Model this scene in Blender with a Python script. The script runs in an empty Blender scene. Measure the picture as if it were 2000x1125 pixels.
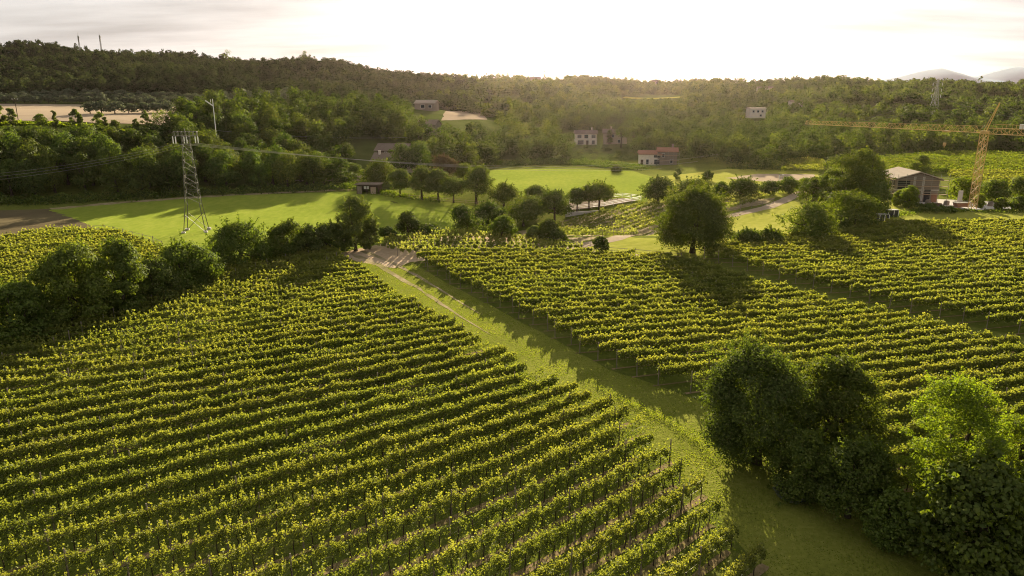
import bpy, math, random
import numpy as np
from mathutils import Vector, Matrix
from mathutils.geometry import delaunay_2d_cdt

random.seed(11)
RS = np.random.default_rng(11)
SC = bpy.context.scene
COL = SC.collection
R = math.radians

# ------------------------------------------------------------------ camera
CAM_H, PITCH, FPX = 26.0, R(15.0), 1400.0        # metres, down tilt, focal length in photo pixels
cam = bpy.data.cameras.new('camera')
cam.sensor_width = 36.0
cam.lens = 36.0 * FPX / 2000.0
cam.clip_start, cam.clip_end = 0.5, 20000.0
cam_o = bpy.data.objects.new('camera', cam)
cam_o.location = (0, 0, CAM_H)
cam_o.rotation_euler = (R(90) - PITCH, 0, 0)
COL.objects.link(cam_o)
SC.camera = cam_o

# ------------------------------------------------------------------ light
SUN_AZ, SUN_EL = R(7.0), R(14.5)                 # azimuth to the right of the view direction
SUNV = Vector((math.sin(SUN_AZ) * math.cos(SUN_EL), math.cos(SUN_AZ) * math.cos(SUN_EL), math.sin(SUN_EL)))
sl = bpy.data.lights.new('sun', 'SUN')
sl.energy = 4.4
sl.angle = R(0.6)
sl.color = (1.0, 0.85, 0.62)
so = bpy.data.objects.new('sun', sl)
so.rotation_euler = SUNV.to_track_quat('Z', 'Y').to_euler()
so.location = (40, 200, 120)
COL.objects.link(so)

SC.view_settings.view_transform = 'Standard'
SC.view_settings.look = 'None'
SC.view_settings.exposure = 2.1
SC.view_settings.gamma = 1.0
SC.view_settings.use_curve_mapping = False
SC.cycles.max_bounces = 6
SC.cycles.diffuse_bounces = 2
SC.cycles.glossy_bounces = 1
SC.cycles.transmission_bounces = 4
SC.cycles.transparent_max_bounces = 4
SC.cycles.volume_bounces = 0
SC.cycles.use_denoising = True
SC.cycles.denoising_prefilter = 'NONE'
SC.cycles.filter_width = 1.1
SC.cycles.sample_clamp_indirect = 4.0

W = bpy.data.worlds.new('World')
SC.world = W
W.use_nodes = True
nt = W.node_tree
nt.nodes.clear()
def wn(t, **kw):
    n = nt.nodes.new(t)
    for k, v in kw.items(): setattr(n, k, v)
    return n
out = wn('ShaderNodeOutputWorld'); bg = wn('ShaderNodeBackground')
sky = wn('ShaderNodeTexSky', sky_type='NISHITA', sun_disc=False, sun_elevation=SUN_EL, sun_rotation=SUN_AZ,
         altitude=200.0, air_density=1.0, dust_density=2.5, ozone_density=1.0)
tc = wn('ShaderNodeTexCoord'); sep = wn('ShaderNodeSeparateXYZ')
addz = wn('ShaderNodeMath', operation='ADD'); addz.inputs[1].default_value = 0.10
dx = wn('ShaderNodeMath', operation='DIVIDE'); dy = wn('ShaderNodeMath', operation='DIVIDE')
cmb = wn('ShaderNodeCombineXYZ'); mp = wn('ShaderNodeMapping'); mp.inputs['Scale'].default_value = (0.42, 1.0, 1.0)
no = wn('ShaderNodeTexNoise'); no.inputs['Scale'].default_value = 1.1; no.inputs['Detail'].default_value = 7; no.inputs['Roughness'].default_value = 0.55
rmp = wn('ShaderNodeValToRGB'); rmp.color_ramp.elements[0].position = 0.40; rmp.color_ramp.elements[1].position = 0.64
lum = wn('ShaderNodeRGBToBW'); cl = wn('ShaderNodeMix', data_type='RGBA', blend_type='MULTIPLY'); mx = wn('ShaderNodeMix', data_type='RGBA')
L = nt.links.new
L(tc.outputs['Generated'], sep.inputs[0]); L(sep.outputs['Z'], addz.inputs[0])
L(sep.outputs['X'], dx.inputs[0]); L(addz.outputs[0], dx.inputs[1]); L(sep.outputs['Y'], dy.inputs[0]); L(addz.outputs[0], dy.inputs[1])
L(dx.outputs[0], cmb.inputs[0]); L(dy.outputs[0], cmb.inputs[1]); L(cmb.outputs[0], mp.inputs[0]); L(mp.outputs[0], no.inputs['Vector'])
L(no.outputs['Fac'], rmp.inputs[0]); L(sky.outputs[0], lum.inputs[0])
# thin cloud: the clear sky's light, spread and levelled by a bright veil:  4.5 + x / (1 + x / 7)
x1 = wn('ShaderNodeMath', operation='MULTIPLY'); x1.inputs[1].default_value = 0.2
x2 = wn('ShaderNodeMath', operation='MULTIPLY_ADD'); x2.inputs[1].default_value = 1 / 7.0; x2.inputs[2].default_value = 1.0
x3 = wn('ShaderNodeMath', operation='DIVIDE'); x4 = wn('ShaderNodeMath', operation='ADD'); x4.inputs[1].default_value = 2.2
cl.inputs[0].default_value = 1.0; cl.inputs[7].default_value = (1.02, 0.99, 0.95, 1)
L(lum.outputs[0], x1.inputs[0]); L(x1.outputs[0], x2.inputs[0]); L(x1.outputs[0], x3.inputs[0]); L(x2.outputs[0], x3.inputs[1]); L(x3.outputs[0], x4.inputs[0])
L(x4.outputs[0], cl.inputs[6]); mx.inputs[0].default_value = 0.97
streak = wn('ShaderNodeMapRange'); streak.inputs[3].default_value = 1.06; streak.inputs[4].default_value = 0.66
L(rmp.outputs[0], streak.inputs[0])
vm = wn('ShaderNodeVectorMath', operation='SCALE'); L(sky.outputs[0], mx.inputs[6]); L(cl.outputs[2], mx.inputs[7])
L(mx.outputs[2], vm.inputs[0]); L(streak.outputs[0], vm.inputs['Scale']); L(vm.outputs[0], bg.inputs[0]); bg.inputs[1].default_value = 0.05
L(bg.outputs[0], out.inputs[0])

# ------------------------------------------------------------------ terrain
SP, CP = math.sin(PITCH), math.cos(PITCH)
def ray(u, v):
    y = (v - 562.5) / FPX
    return np.array(((u - 1000.0) / FPX, CP - y * SP, -(SP + y * CP)))
def spot(u, v, d, h=0.0):                        # a point seen at (u, v) and d metres along the view axis, h metres below it
    p = ray(u, v) * d
    return (p[0], p[1], CAM_H + p[2] - h)
CTRL = [(-126,176,0),(-100,188,0),(-71,199,0),(-45,208,0),(-24,250,0),(-9,262,0),(30,262,0),(60,262,0),(100,262,0),(160,262,0),(230,262,0),
        (60,295,0),(10,282,0),(110,300,0.5),(-180,160,0),(-230,145,0),(-160,120,0),(-60,150,0),(0,160,0),(70,160,0),(150,160,0),(230,160,0),(320,200,0),
        spot(0,240,232,2), spot(110,243,232,2), spot(220,247,234,2.5), spot(330,252,238,3), spot(-200,240,235,2),
        spot(400,238,280), spot(50,206,425), spot(300,207,430), spot(420,208,420), spot(-200,207,430),
        spot(470,195,285,10), spot(550,184,300,10), spot(640,190,312,10), spot(750,196,305,10), spot(850,218,300,10), spot(930,255,300,9),
        spot(560,280,240,9), spot(760,262,262,9), spot(880,285,275,8),
        spot(830,213,390), spot(920,226,400), spot(800,190,520,8), spot(960,190,620), spot(1000,203,560),
        spot(0,93,700,9), spot(100,90,700,9), spot(200,96,700,9), spot(300,100,700,9), spot(400,108,700,9), spot(500,122,700,9), spot(600,122,700,9), spot(700,130,710,9), spot(800,140,720,8),
        spot(900,150,760,8), spot(960,156,800,8), spot(1045,150,850,7), spot(1150,156,880,7), spot(1250,160,900,7), spot(1400,162,900,7), spot(1530,150,860,8),
        spot(1650,160,850,8), spot(1780,156,820,8), spot(1900,162,800,8), spot(2000,158,780,8), spot(2150,150,780,8), spot(-200,95,700,9), spot(-500,100,700,9),
        spot(0,190,470), spot(300,188,475), spot(600,188,480),
        spot(1145,284,350), spot(1210,281,350), spot(1290,323,279), spot(1400,305,300), spot(1250,240,460), spot(1280,190,690), spot(1480,234,480),
        spot(1820,237,430), spot(1600,262,400), spot(1900,288,355), spot(1990,208,600), spot(1700,290,345), spot(2100,290,360), spot(1450,200,620),
        (420,262,0),(450,400,10),(-330,240,17),(-420,200,12),(-700,500,25),(800,500,15)]
CTRL = np.array([list(map(float, c)) for c in CTRL])
def _phi(r2): return np.sqrt(r2 + 18.0 ** 2)
_d2 = ((CTRL[:, None, :2] - CTRL[None, :, :2]) ** 2).sum(-1)
_A = np.zeros((len(CTRL) + 1,) * 2); _A[:-1, :-1] = _phi(_d2) - np.eye(len(CTRL)) * 0.6; _A[:-1, -1] = 1; _A[-1, :-1] = 1
_wt = np.linalg.solve(_A, np.append(CTRL[:, 2], 0))
def sst(a, b, x):
    t = np.clip((x - a) / (b - a), 0, 1); return t * t * (3 - 2 * t)
def Z(x, y):
    x = np.asarray(x, float); y = np.asarray(y, float)
    sh = np.broadcast(x, y).shape
    xf = np.broadcast_to(x, sh).ravel(); yf = np.broadcast_to(y, sh).ravel()
    z = np.zeros(xf.size)
    far = yf > 150
    if far.any():
        d2 = (xf[far, None] - CTRL[:, 0]) ** 2 + (yf[far, None] - CTRL[:, 1]) ** 2
        z[far] = _phi(d2) @ _wt[:-1] + _wt[-1]
        z[far] = np.clip(z[far], -2, 75) * sst(150, 185, yf[far])
        z[far] = z[far] * (1 - sst(880, 1500, np.hypot(xf[far] * 0.8, yf[far])))
    z += sst(420, 560, yf) * (1 - sst(900, 1300, yf)) * (3.2 * np.sin(xf * .021 + yf * .008) * np.sin(yf * .017 + 1) + 2.2 * np.sin(xf * .047 - yf * .013 + 2))
    z -= 4.6 * sst(134, 150, yf) * (1 - sst(168, 205, yf)) * np.exp(-((xf + 2) / 40) ** 2)
    z += 0.6 * np.exp(-(((xf + 9) / 26) ** 2 + ((yf - 130) / 18) ** 2))
    z += 0.12 * np.sin(xf * 0.11 + 1.3) * np.sin(yf * 0.093)
    z = z.reshape(sh)
    return float(z) if z.ndim == 0 else z
_ts = np.geomspace(20, 2500, 900)
def at(u, v, h=0.0):                             # where the view ray through (u, v) meets the ground raised by h
    r = ray(u, v); p = r[None] * _ts[:, None]
    g = CAM_H + p[:, 2] - Z(p[:, 0], p[:, 1]) - h
    k = np.argmax(g < 0) if (g < 0).any() else len(_ts) - 1
    if k == 0: k = 1
    t = _ts[k-1] + (_ts[k] - _ts[k-1]) * g[k-1] / (g[k-1] - g[k])
    return (r[0] * t, r[1] * t)
def depth(x, y, z=0.0): return y * CP - (z - CAM_H) * SP
def pix(x, y, z):
    d = depth(x, y, z)
    return 1000 + FPX * x / d, 562.5 - FPX * (y * SP + (z - CAM_H) * CP) / d

# ------------------------------------------------------------------ object helpers
ORD = ['', 'first', 'second', 'third', 'fourth', 'fifth', 'sixth', 'seventh', 'eighth', 'ninth', 'tenth', 'eleventh', 'twelfth', 'thirteenth',
       'fourteenth', 'fifteenth', 'sixteenth', 'seventeenth', 'eighteenth', 'nineteenth']
TENS = {2: 'twent', 3: 'thirt', 4: 'fort', 5: 'fift', 6: 'sixt', 7: 'sevent', 8: 'eight', 9: 'ninet'}
def ordinal(n):
    if n < 20: return ORD[n]
    t, r = divmod(n, 10)
    return TENS[t] + ('ieth' if r == 0 else 'y-' + ORD[r])
def tag(o, label=None, cat=None, group=None, kind=None):
    if label: o['label'] = label
    if cat: o['category'] = cat
    if group: o['group'] = group
    if kind: o['kind'] = kind
    return o
def empty(name, loc, rz=0.0):
    o = bpy.data.objects.new(name, None); o.empty_display_size = 0.5
    o.location = loc; o.rotation_euler = (0, 0, rz); COL.objects.link(o)
    return o
def link(name, me, parent=None, loc=None):
    o = bpy.data.objects.new(name, me); COL.objects.link(o)
    if parent is not None: o.parent = parent
    if loc is not None: o.location = loc
    return o
def quads_mesh(name, verts, mat, tint=None, smooth=False, faces=None):     # verts (4n,3): every four a face
    me = bpy.data.meshes.new(name)
    n = len(verts); nf = n // 4
    me.vertices.add(n); me.vertices.foreach_set('co', np.ascontiguousarray(verts, np.float32).ravel())
    me.loops.add(n); me.loops.foreach_set('vertex_index', np.arange(n, dtype=np.int32))
    me.polygons.add(nf); me.polygons.foreach_set('loop_start', np.arange(0, n, 4, dtype=np.int32))
    me.update(calc_edges=True)
    if tint is not None:
        a = me.attributes.new('tint', 'FLOAT', 'FACE'); a.data.foreach_set('value', np.ascontiguousarray(tint, np.float32))
    me.materials.append(mat)
    return me
class MB:                                        # collects simple solids into one mesh
    def __init__(s): s.v = []; s.f = []
    def add(s, vs, fs):
        b = len(s.v); s.v += [tuple(map(float, v)) for v in vs]; s.f += [tuple(i + b for i in f) for f in fs]; return s
    def box(s, c, d, rz=0.0):
        cx, cy, cz = c; hx, hy, hz = d[0] / 2, d[1] / 2, d[2] / 2; co, si = math.cos(rz), math.sin(rz)
        vs = [(cx + co * x - si * y, cy + si * x + co * y, cz + z) for z in (-hz, hz) for x, y in ((-hx, -hy), (hx, -hy), (hx, hy), (-hx, hy))]
        return s.add(vs, [(3, 2, 1, 0), (4, 5, 6, 7), (0, 1, 5, 4), (1, 2, 6, 5), (2, 3, 7, 6), (3, 0, 4, 7)])
    def bar(s, a, b, r, n=4, r2=None):
        a = Vector(a); b = Vector(b); d = b - a
        if d.length < 1e-6: return s
        q = d.to_track_quat('Z', 'Y'); r2 = r if r2 is None else r2
        ring = [q @ Vector((math.cos(2 * math.pi * (k + .5) / n), math.sin(2 * math.pi * (k + .5) / n), 0)) for k in range(n)]
        vs = [a + p * r for p in ring] + [b + p * r2 for p in ring]
        fs = [(k, (k + 1) % n, n + (k + 1) % n, n + k) for k in range(n)] + [tuple(range(n - 1, -1, -1)), tuple(range(n, 2 * n))]
        return s.add(vs, fs)
    def tube(s, pts, rad, n=6):
        pts = [Vector(p) for p in pts]; base = len(s.v)
        for i, p in enumerate(pts):
            d = (pts[min(i + 1, len(pts) - 1)] - pts[max(i - 1, 0)])
            q = d.to_track_quat('Z', 'Y'); r = rad[i] if hasattr(rad, '__len__') else rad
            for k in range(n):
                a = 2 * math.pi * k / n; s.v.append(tuple(p + q @ Vector((math.cos(a) * r, math.sin(a) * r, 0))))
        for i in range(len(pts) - 1):
            for k in range(n):
                a = base + i * n + k; b = base + i * n + (k + 1) % n
                s.f.append((a, b, b + n, a + n))
        s.f.append(tuple(base + k for k in range(n - 1, -1, -1))); s.f.append(tuple(base + (len(pts) - 1) * n + k for k in range(n)))
        return s
    def prism(s, prof, y0, y1):                  # profile in x, z extruded along y
        n = len(prof)
        vs = [(x, y0, z) for x, z in prof] + [(x, y1, z) for x, z in prof]
        fs = [tuple(range(n)), tuple(range(2 * n - 1, n - 1, -1))] + [((k + 1) % n, k, n + k, n + (k + 1) % n) for k in range(n)]
        return s.add(vs, fs)
    def mesh(s, name, mat, smooth=False):
        me = bpy.data.meshes.new(name); me.from_pydata(s.v, [], s.f); me.update(); me.materials.append(mat)
        if smooth: me.polygons.foreach_set('use_smooth', [True] * len(me.polygons))
        return me
    def build(s, name, mat, parent=None, smooth=False, loc=None): return link(name, s.mesh(name, mat, smooth), parent, loc)
def copy_child(o, parent, loc=None, rot=None):
    c = o.copy(); COL.objects.link(c); c.parent = parent
    if loc is not None: c.location = loc
    if rot is not None: c.rotation_euler = rot
    return c

# ------------------------------------------------------------------ materials
def node_mat(name):
    m = bpy.data.materials.new(name); m.use_nodes = True
    m.node_tree.nodes.clear()
    o = m.node_tree.nodes.new('ShaderNodeOutputMaterial')
    return m, m.node_tree, o
def surf(name, cols, scale=2.0, rough=0.9, bump=0.3, detail=6.0, stretch=(1, 1, 1), scale2=None, spec=0.2, bump_d=0.05, metallic=0.0, bands=None):
    m, t, o = node_mat(name); N = t.nodes.new; K = t.links.new
    tc = N('ShaderNodeTexCoord'); mp = N('ShaderNodeMapping'); mp.inputs['Scale'].default_value = stretch
    n1 = N('ShaderNodeTexNoise'); n1.inputs['Scale'].default_value = scale; n1.inputs['Detail'].default_value = detail; n1.inputs['Roughness'].default_value = 0.65
    n2 = N('ShaderNodeTexNoise'); n2.inputs['Scale'].default_value = scale2 or scale * 0.06; n2.inputs['Detail'].default_value = 4
    r = N('ShaderNodeValToRGB'); cr = r.color_ramp
    while len(cr.elements) < len(cols): cr.elements.new(0.5)
    for i, c in enumerate(cols):
        cr.elements[i].position = 0.28 + 0.44 * i / max(1, len(cols) - 1); cr.elements[i].color = (*c, 1)
    mixf = N('ShaderNodeMath'); mixf.operation = 'MULTIPLY_ADD'; mixf.inputs[1].default_value = 0.55
    mul2 = N('ShaderNodeMath'); mul2.operation = 'MULTIPLY'; mul2.inputs[1].default_value = 0.45
    b = N('ShaderNodeBsdfPrincipled'); b.inputs['Roughness'].default_value = rough; b.inputs['Specular IOR Level'].default_value = spec if spec > .3 else 0.0
    b.inputs['Metallic'].default_value = metallic
    bp = N('ShaderNodeBump'); bp.inputs['Strength'].default_value = bump; bp.inputs['Distance'].default_value = bump_d
    K(tc.outputs['Object'], mp.inputs[0]); K(mp.outputs[0], n1.inputs['Vector']); K(tc.outputs['Object'], n2.inputs['Vector'])
    K(n2.outputs['Fac'], mul2.inputs[0]); K(n1.outputs['Fac'], mixf.inputs[0]); K(mul2.outputs[0], mixf.inputs[2])
    if bands:                                     # mown or driven lines: scale, angle, strength
        wv = N('ShaderNodeTexWave'); wv.inputs['Scale'].default_value = bands[0]; wv.inputs['Distortion'].default_value = 6; wv.inputs['Detail'].default_value = 3
        m3 = N('ShaderNodeMapping'); m3.inputs['Rotation'].default_value = (0, 0, bands[1]); ad = N('ShaderNodeMath'); ad.operation = 'MULTIPLY_ADD'; ad.inputs[1].default_value = bands[2]
        K(tc.outputs['Object'], m3.inputs[0]); K(m3.outputs[0], wv.inputs['Vector']); K(wv.outputs['Fac'], ad.inputs[0]); K(mixf.outputs[0], ad.inputs[2]); K(ad.outputs[0], r.inputs[0])
    else: K(mixf.outputs[0], r.inputs[0])
    K(r.outputs[0], b.inputs['Base Color'])
    K(n1.outputs['Fac'], bp.inputs['Height']); K(bp.outputs[0], b.inputs['Normal']); K(b.outputs[0], o.inputs[0])
    return m
def leafy(name, cols, trans=0.45, tcol=(1.6, 1.7, 0.5), gloss=0.05, vary=0.25):
    m, t, o = node_mat(name); N = t.nodes.new; K = t.links.new
    at_ = N('ShaderNodeAttribute'); at_.attribute_name = 'tint'
    oi = N('ShaderNodeObjectInfo')
    r = N('ShaderNodeValToRGB'); cr = r.color_ramp
    while len(cr.elements) < len(cols): cr.elements.new(0.5)
    for i, c in enumerate(cols):
        cr.elements[i].position = i / max(1, len(cols) - 1); cr.elements[i].color = (*c, 1)
    hs = N('ShaderNodeHueSaturation')
    ma = N('ShaderNodeMapRange'); ma.inputs[3].default_value = 1 - vary; ma.inputs[4].default_value = 1 + vary
    mh = N('ShaderNodeMapRange'); mh.inputs[3].default_value = 0.5 - 0.05 * vary; mh.inputs[4].default_value = 0.5 + 0.06 * vary
    sc = N('ShaderNodeMath'); sc.operation = 'MULTIPLY'; sc.inputs[1].default_value = 7.31
    fr = N('ShaderNodeMath'); fr.operation = 'FRACT'
    tm = N('ShaderNodeMix'); tm.data_type = 'RGBA'; tm.blend_type = 'MULTIPLY'; tm.inputs[0].default_value = 1; tm.inputs[7].default_value = (*tcol, 1); tm.clamp_result = False
    df = N('ShaderNodeBsdfDiffuse'); tr = N('ShaderNodeBsdfTranslucent'); gl = N('ShaderNodeBsdfGlossy'); gl.inputs['Roughness'].default_value = 0.6; gl.inputs['Color'].default_value = (.9, .95, .8, 1)
    m1 = N('ShaderNodeMixShader'); m1.inputs[0].default_value = trans
    m2 = N('ShaderNodeMixShader'); m2.inputs[0].default_value = gloss
    K(at_.outputs['Fac'], r.inputs[0]); K(r.outputs[0], hs.inputs['Color'])
    K(oi.outputs['Random'], ma.inputs[0]); K(ma.outputs[0], hs.inputs['Value'])
    K(oi.outputs['Random'], sc.inputs[0]); K(sc.outputs[0], fr.inputs[0]); K(fr.outputs[0], mh.inputs[0]); K(mh.outputs[0], hs.inputs['Hue'])
    K(hs.outputs[0], df.inputs[0]); K(hs.outputs[0], tm.inputs[6]); K(tm.outputs[2], tr.inputs[0])
    K(df.outputs[0], m1.inputs[1]); K(tr.outputs[0], m1.inputs[2]); K(m1.outputs[0], m2.inputs[1]); K(gl.outputs[0], m2.inputs[2]); K(m2.outputs[0], o.inputs[0])
    return m
def plain(name, c, rough=0.6, metallic=0.0, scale=6.0, var=0.18):
    lo = tuple(x * (1 - var) for x in c); hi = tuple(min(1, x * (1 + var)) for x in c)
    return surf(name, [lo, c, hi], scale=scale, rough=rough, bump=0.1, metallic=metallic, spec=0.35, bump_d=0.01)

M = {}
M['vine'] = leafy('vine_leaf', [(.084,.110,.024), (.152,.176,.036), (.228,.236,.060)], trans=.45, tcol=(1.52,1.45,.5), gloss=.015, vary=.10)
M['vine_young'] = leafy('young_vine_leaf', [(.12,.155,.035), (.20,.225,.055), (.29,.29,.085)], trans=.5, tcol=(1.4,1.4,.6), gloss=.015, vary=.10)
M['dark'] = leafy('dark_leaf', [(.036,.050,.012), (.072,.094,.020), (.125,.148,.030)], trans=.32, tcol=(1.6,1.7,.4), gloss=.015, vary=.15)
M['mid'] = leafy('green_leaf', [(.050,.075,.013), (.098,.130,.022), (.16,.185,.034)], trans=.38, tcol=(1.7,1.7,.45), gloss=.015, vary=.18)
M['light'] = leafy('pale_leaf', [(.06,.085,.022), (.11,.14,.035), (.17,.19,.05)], trans=.45, tcol=(1.5,1.5,.5), gloss=.015, vary=.15)
M['bright'] = leafy('yellow_green_leaf', [(.07,.11,.012), (.14,.18,.018), (.22,.25,.03)], trans=.5, tcol=(1.6,1.6,.4), gloss=.015, vary=.12)
M['olive'] = leafy('olive_leaf', [(.075,.092,.055), (.12,.14,.085), (.17,.185,.12)], trans=.25, tcol=(1.2,1.2,.8), gloss=.015, vary=.12)
M['red'] = leafy('copper_leaf', [(.055,.05,.025), (.095,.078,.036), (.135,.105,.05)], trans=.35, tcol=(1.5,1.3,.6), gloss=.015, vary=.1)
M['hill_leaf'] = leafy('shaded_hill_leaf', [(.030,.040,.016), (.052,.066,.026), (.085,.098,.038)], trans=.15, tcol=(1.4,1.4,.6), gloss=.0, vary=.2)  # darker, duller leaf: the hill's unlit front is put into its colour
M['wood_leaf'] = leafy('woodland_leaf', [(.036,.056,.011), (.072,.10,.018), (.14,.165,.032)], trans=.36, tcol=(1.6,1.6,.5), gloss=.015, vary=.30)
M['grass_blade'] = leafy('grass_blade', [(.10,.14,.02), (.17,.21,.03), (.26,.27,.05)], trans=.5, tcol=(1.5,1.5,.4), gloss=.015, vary=.05)
M['maize'] = leafy('maize_leaf', [(.05,.08,.02), (.08,.12,.025), (.12,.15,.04)], trans=.4, tcol=(1.4,1.4,.5), gloss=.015, vary=.1)
M['bark'] = surf('bark', [(.035,.026,.018), (.075,.058,.042), (.12,.10,.08)], scale=7, stretch=(1,1,.3), bump=.6)
M['fence'] = plain('weathered_white_paint', (.58,.54,.48), .6)
M['post'] = surf('weathered_wood', [(.14,.11,.085), (.24,.20,.16), (.34,.30,.25)], scale=9, stretch=(1,1,.2), bump=.4)
M['wire'] = plain('wire', (.35,.33,.30), .4, .8)
M['ground'] = surf('rough_grass', [(.075,.085,.022), (.13,.15,.03), (.20,.20,.055)], scale=1.3, bump=.8, bump_d=.15)
M['lane'] = surf('lane_grass', [(.115,.125,.026), (.185,.20,.036), (.27,.265,.065)], scale=2.6, bump=.8, bump_d=.12, scale2=.12)
M['vineyard'] = surf('vineyard_floor', [(.055,.07,.014), (.10,.12,.022), (.17,.16,.05)], scale=1.8, bump=.7, bump_d=.1, scale2=.10)
M['strip'] = surf('dry_strip', [(.09,.095,.03), (.19,.145,.075), (.33,.24,.15)], scale=2.4, bump=.6, scale2=.22)
M['field'] = surf('field_grass', [(.14,.185,.028), (.20,.25,.036), (.28,.31,.055)], scale=.9, stretch=(1,.35,1), bump=.6, bump_d=.12, scale2=.035, bands=(.17, R(75), .055))
M['meadow'] = surf('meadow_grass', [(.19,.205,.035), (.27,.28,.055), (.36,.345,.085)], scale=1.0, bump=.6, bump_d=.12, scale2=.05, bands=(.13, R(40), .06))
M['plough'] = surf('ploughed_soil', [(.085,.07,.04), (.13,.105,.06), (.16,.14,.075)], scale=1.0, stretch=(.25,1.6,1), bump=.8, bump_d=.15)
M['stubble'] = surf('stubble', [(.28,.22,.155), (.36,.285,.20), (.43,.35,.26)], scale=.5, stretch=(.2,1,1), bump=.3)
M['dirt'] = surf('pale_dirt', [(.32,.235,.15), (.45,.34,.23), (.56,.45,.32)], scale=1.6, bump=.5, scale2=.15)
M['track'] = surf('worn_track', [(.13,.13,.04), (.28,.23,.13), (.48,.39,.28)], scale=.9, bump=.5, scale2=.2)
M['gravel'] = surf('gravel_road', [(.27,.21,.15), (.36,.29,.21), (.45,.37,.28)], scale=2, bump=.4)
M['concrete'] = surf('concrete', [(.40,.37,.33), (.52,.49,.45), (.62,.59,.55)], scale=1.5, bump=.2)
M['hillside'] = surf('hillside', [(.045,.06,.015), (.08,.10,.025), (.13,.14,.045)], scale=.12, bump=.3)
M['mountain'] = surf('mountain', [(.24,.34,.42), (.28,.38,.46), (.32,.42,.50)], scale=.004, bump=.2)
M['plaster'] = surf('pale_plaster', [(.62,.55,.47), (.72,.65,.57), (.80,.73,.65)], scale=1.2, bump=.1)
M['plaster_brown'] = surf('brown_plaster', [(.38,.30,.24), (.46,.37,.30), (.54,.44,.36)], scale=1.2, bump=.1)
M['white'] = plain('white_paint', (.78,.76,.72), .5)
M['brick'] = surf('hollow_brick', [(.18,.15,.125), (.25,.21,.175), (.33,.285,.24)], scale=3.0, stretch=(1,1,4), bump=.3)
M['red_tile'] = surf('red_roof_tile', [(.24,.12,.08), (.33,.18,.12), (.42,.25,.17)], scale=3, stretch=(3,.5,1), bump=.5)
M['brown_tile'] = surf('brown_roof_tile', [(.13,.10,.085), (.20,.16,.13), (.27,.22,.18)], scale=3, stretch=(3,.5,1), bump=.5)
M['sheet'] = surf('pale_roof_sheet', [(.30,.26,.21), (.38,.33,.27), (.45,.40,.33)], scale=.6, stretch=(4,.4,1), bump=.2)
M['glass'] = plain('dark_glass', (.03,.035,.04), .15)
M['timber'] = surf('dark_timber', [(.06,.042,.03), (.11,.08,.055), (.16,.12,.085)], scale=4, stretch=(1,1,.3), bump=.3)
M['plank'] = surf('scaffold_plank', [(.30,.23,.16), (.40,.31,.22), (.48,.39,.29)], scale=3, bump=.2)
M['steel'] = plain('galvanised_steel', (.30,.30,.27), .5, .5)
M['rust'] = plain('dull_steel', (.13,.125,.095), .6, .2)
M['yellow'] = plain('yellow_paint', (.56,.38,.15), .45)
M['insulator'] = plain('white_porcelain', (.85,.85,.82), .2)
M['black'] = plain('black_plastic', (.03,.03,.035), .5)

# ------------------------------------------------------------------ ground and fields
def axis(segs):
    o = []
    for a, b, s in segs: o += list(np.arange(a, b, s))
    return np.array(o + [segs[-1][1]])
gx = axis([(-6000,-1000,500), (-1000,-270,14), (-270,270,3), (270,1000,14), (1000,6000,500)])
gy = axis([(-40,340,3), (340,1000,10), (1000,1600,50), (1600,7000,400)])
GX, GY = np.meshgrid(gx, gy); GZ = Z(GX, GY)
nx, ny = len(gx), len(gy)
idx = np.arange(nx * ny).reshape(ny, nx)
qf = np.stack([idx[:-1, :-1], idx[:-1, 1:], idx[1:, 1:], idx[1:, :-1]], -1).reshape(-1, 4)
gm = bpy.data.meshes.new('ground')
gm.vertices.add(nx * ny); gm.vertices.foreach_set('co', np.stack([GX, GY, GZ], -1).astype(np.float32).ravel())
gm.loops.add(qf.size); gm.loops.foreach_set('vertex_index', qf.astype(np.int32).ravel())
gm.polygons.add(len(qf)); gm.polygons.foreach_set('loop_start', np.arange(0, qf.size, 4, dtype=np.int32))
gm.polygons.foreach_set('use_smooth', np.ones(len(qf), bool))
gm.update(calc_edges=True)
gm.materials.append(M['ground']); gm.materials.append(M['hillside'])
cy = GY[:-1, :-1].ravel(); cx = GX[:-1, :-1].ravel()
gm.polygons.foreach_set('material_index', ((cy > 300) | ((cx < -20) & (cy > 205))).astype(np.int32))
tag(link('ground', gm), kind='structure')

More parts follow.
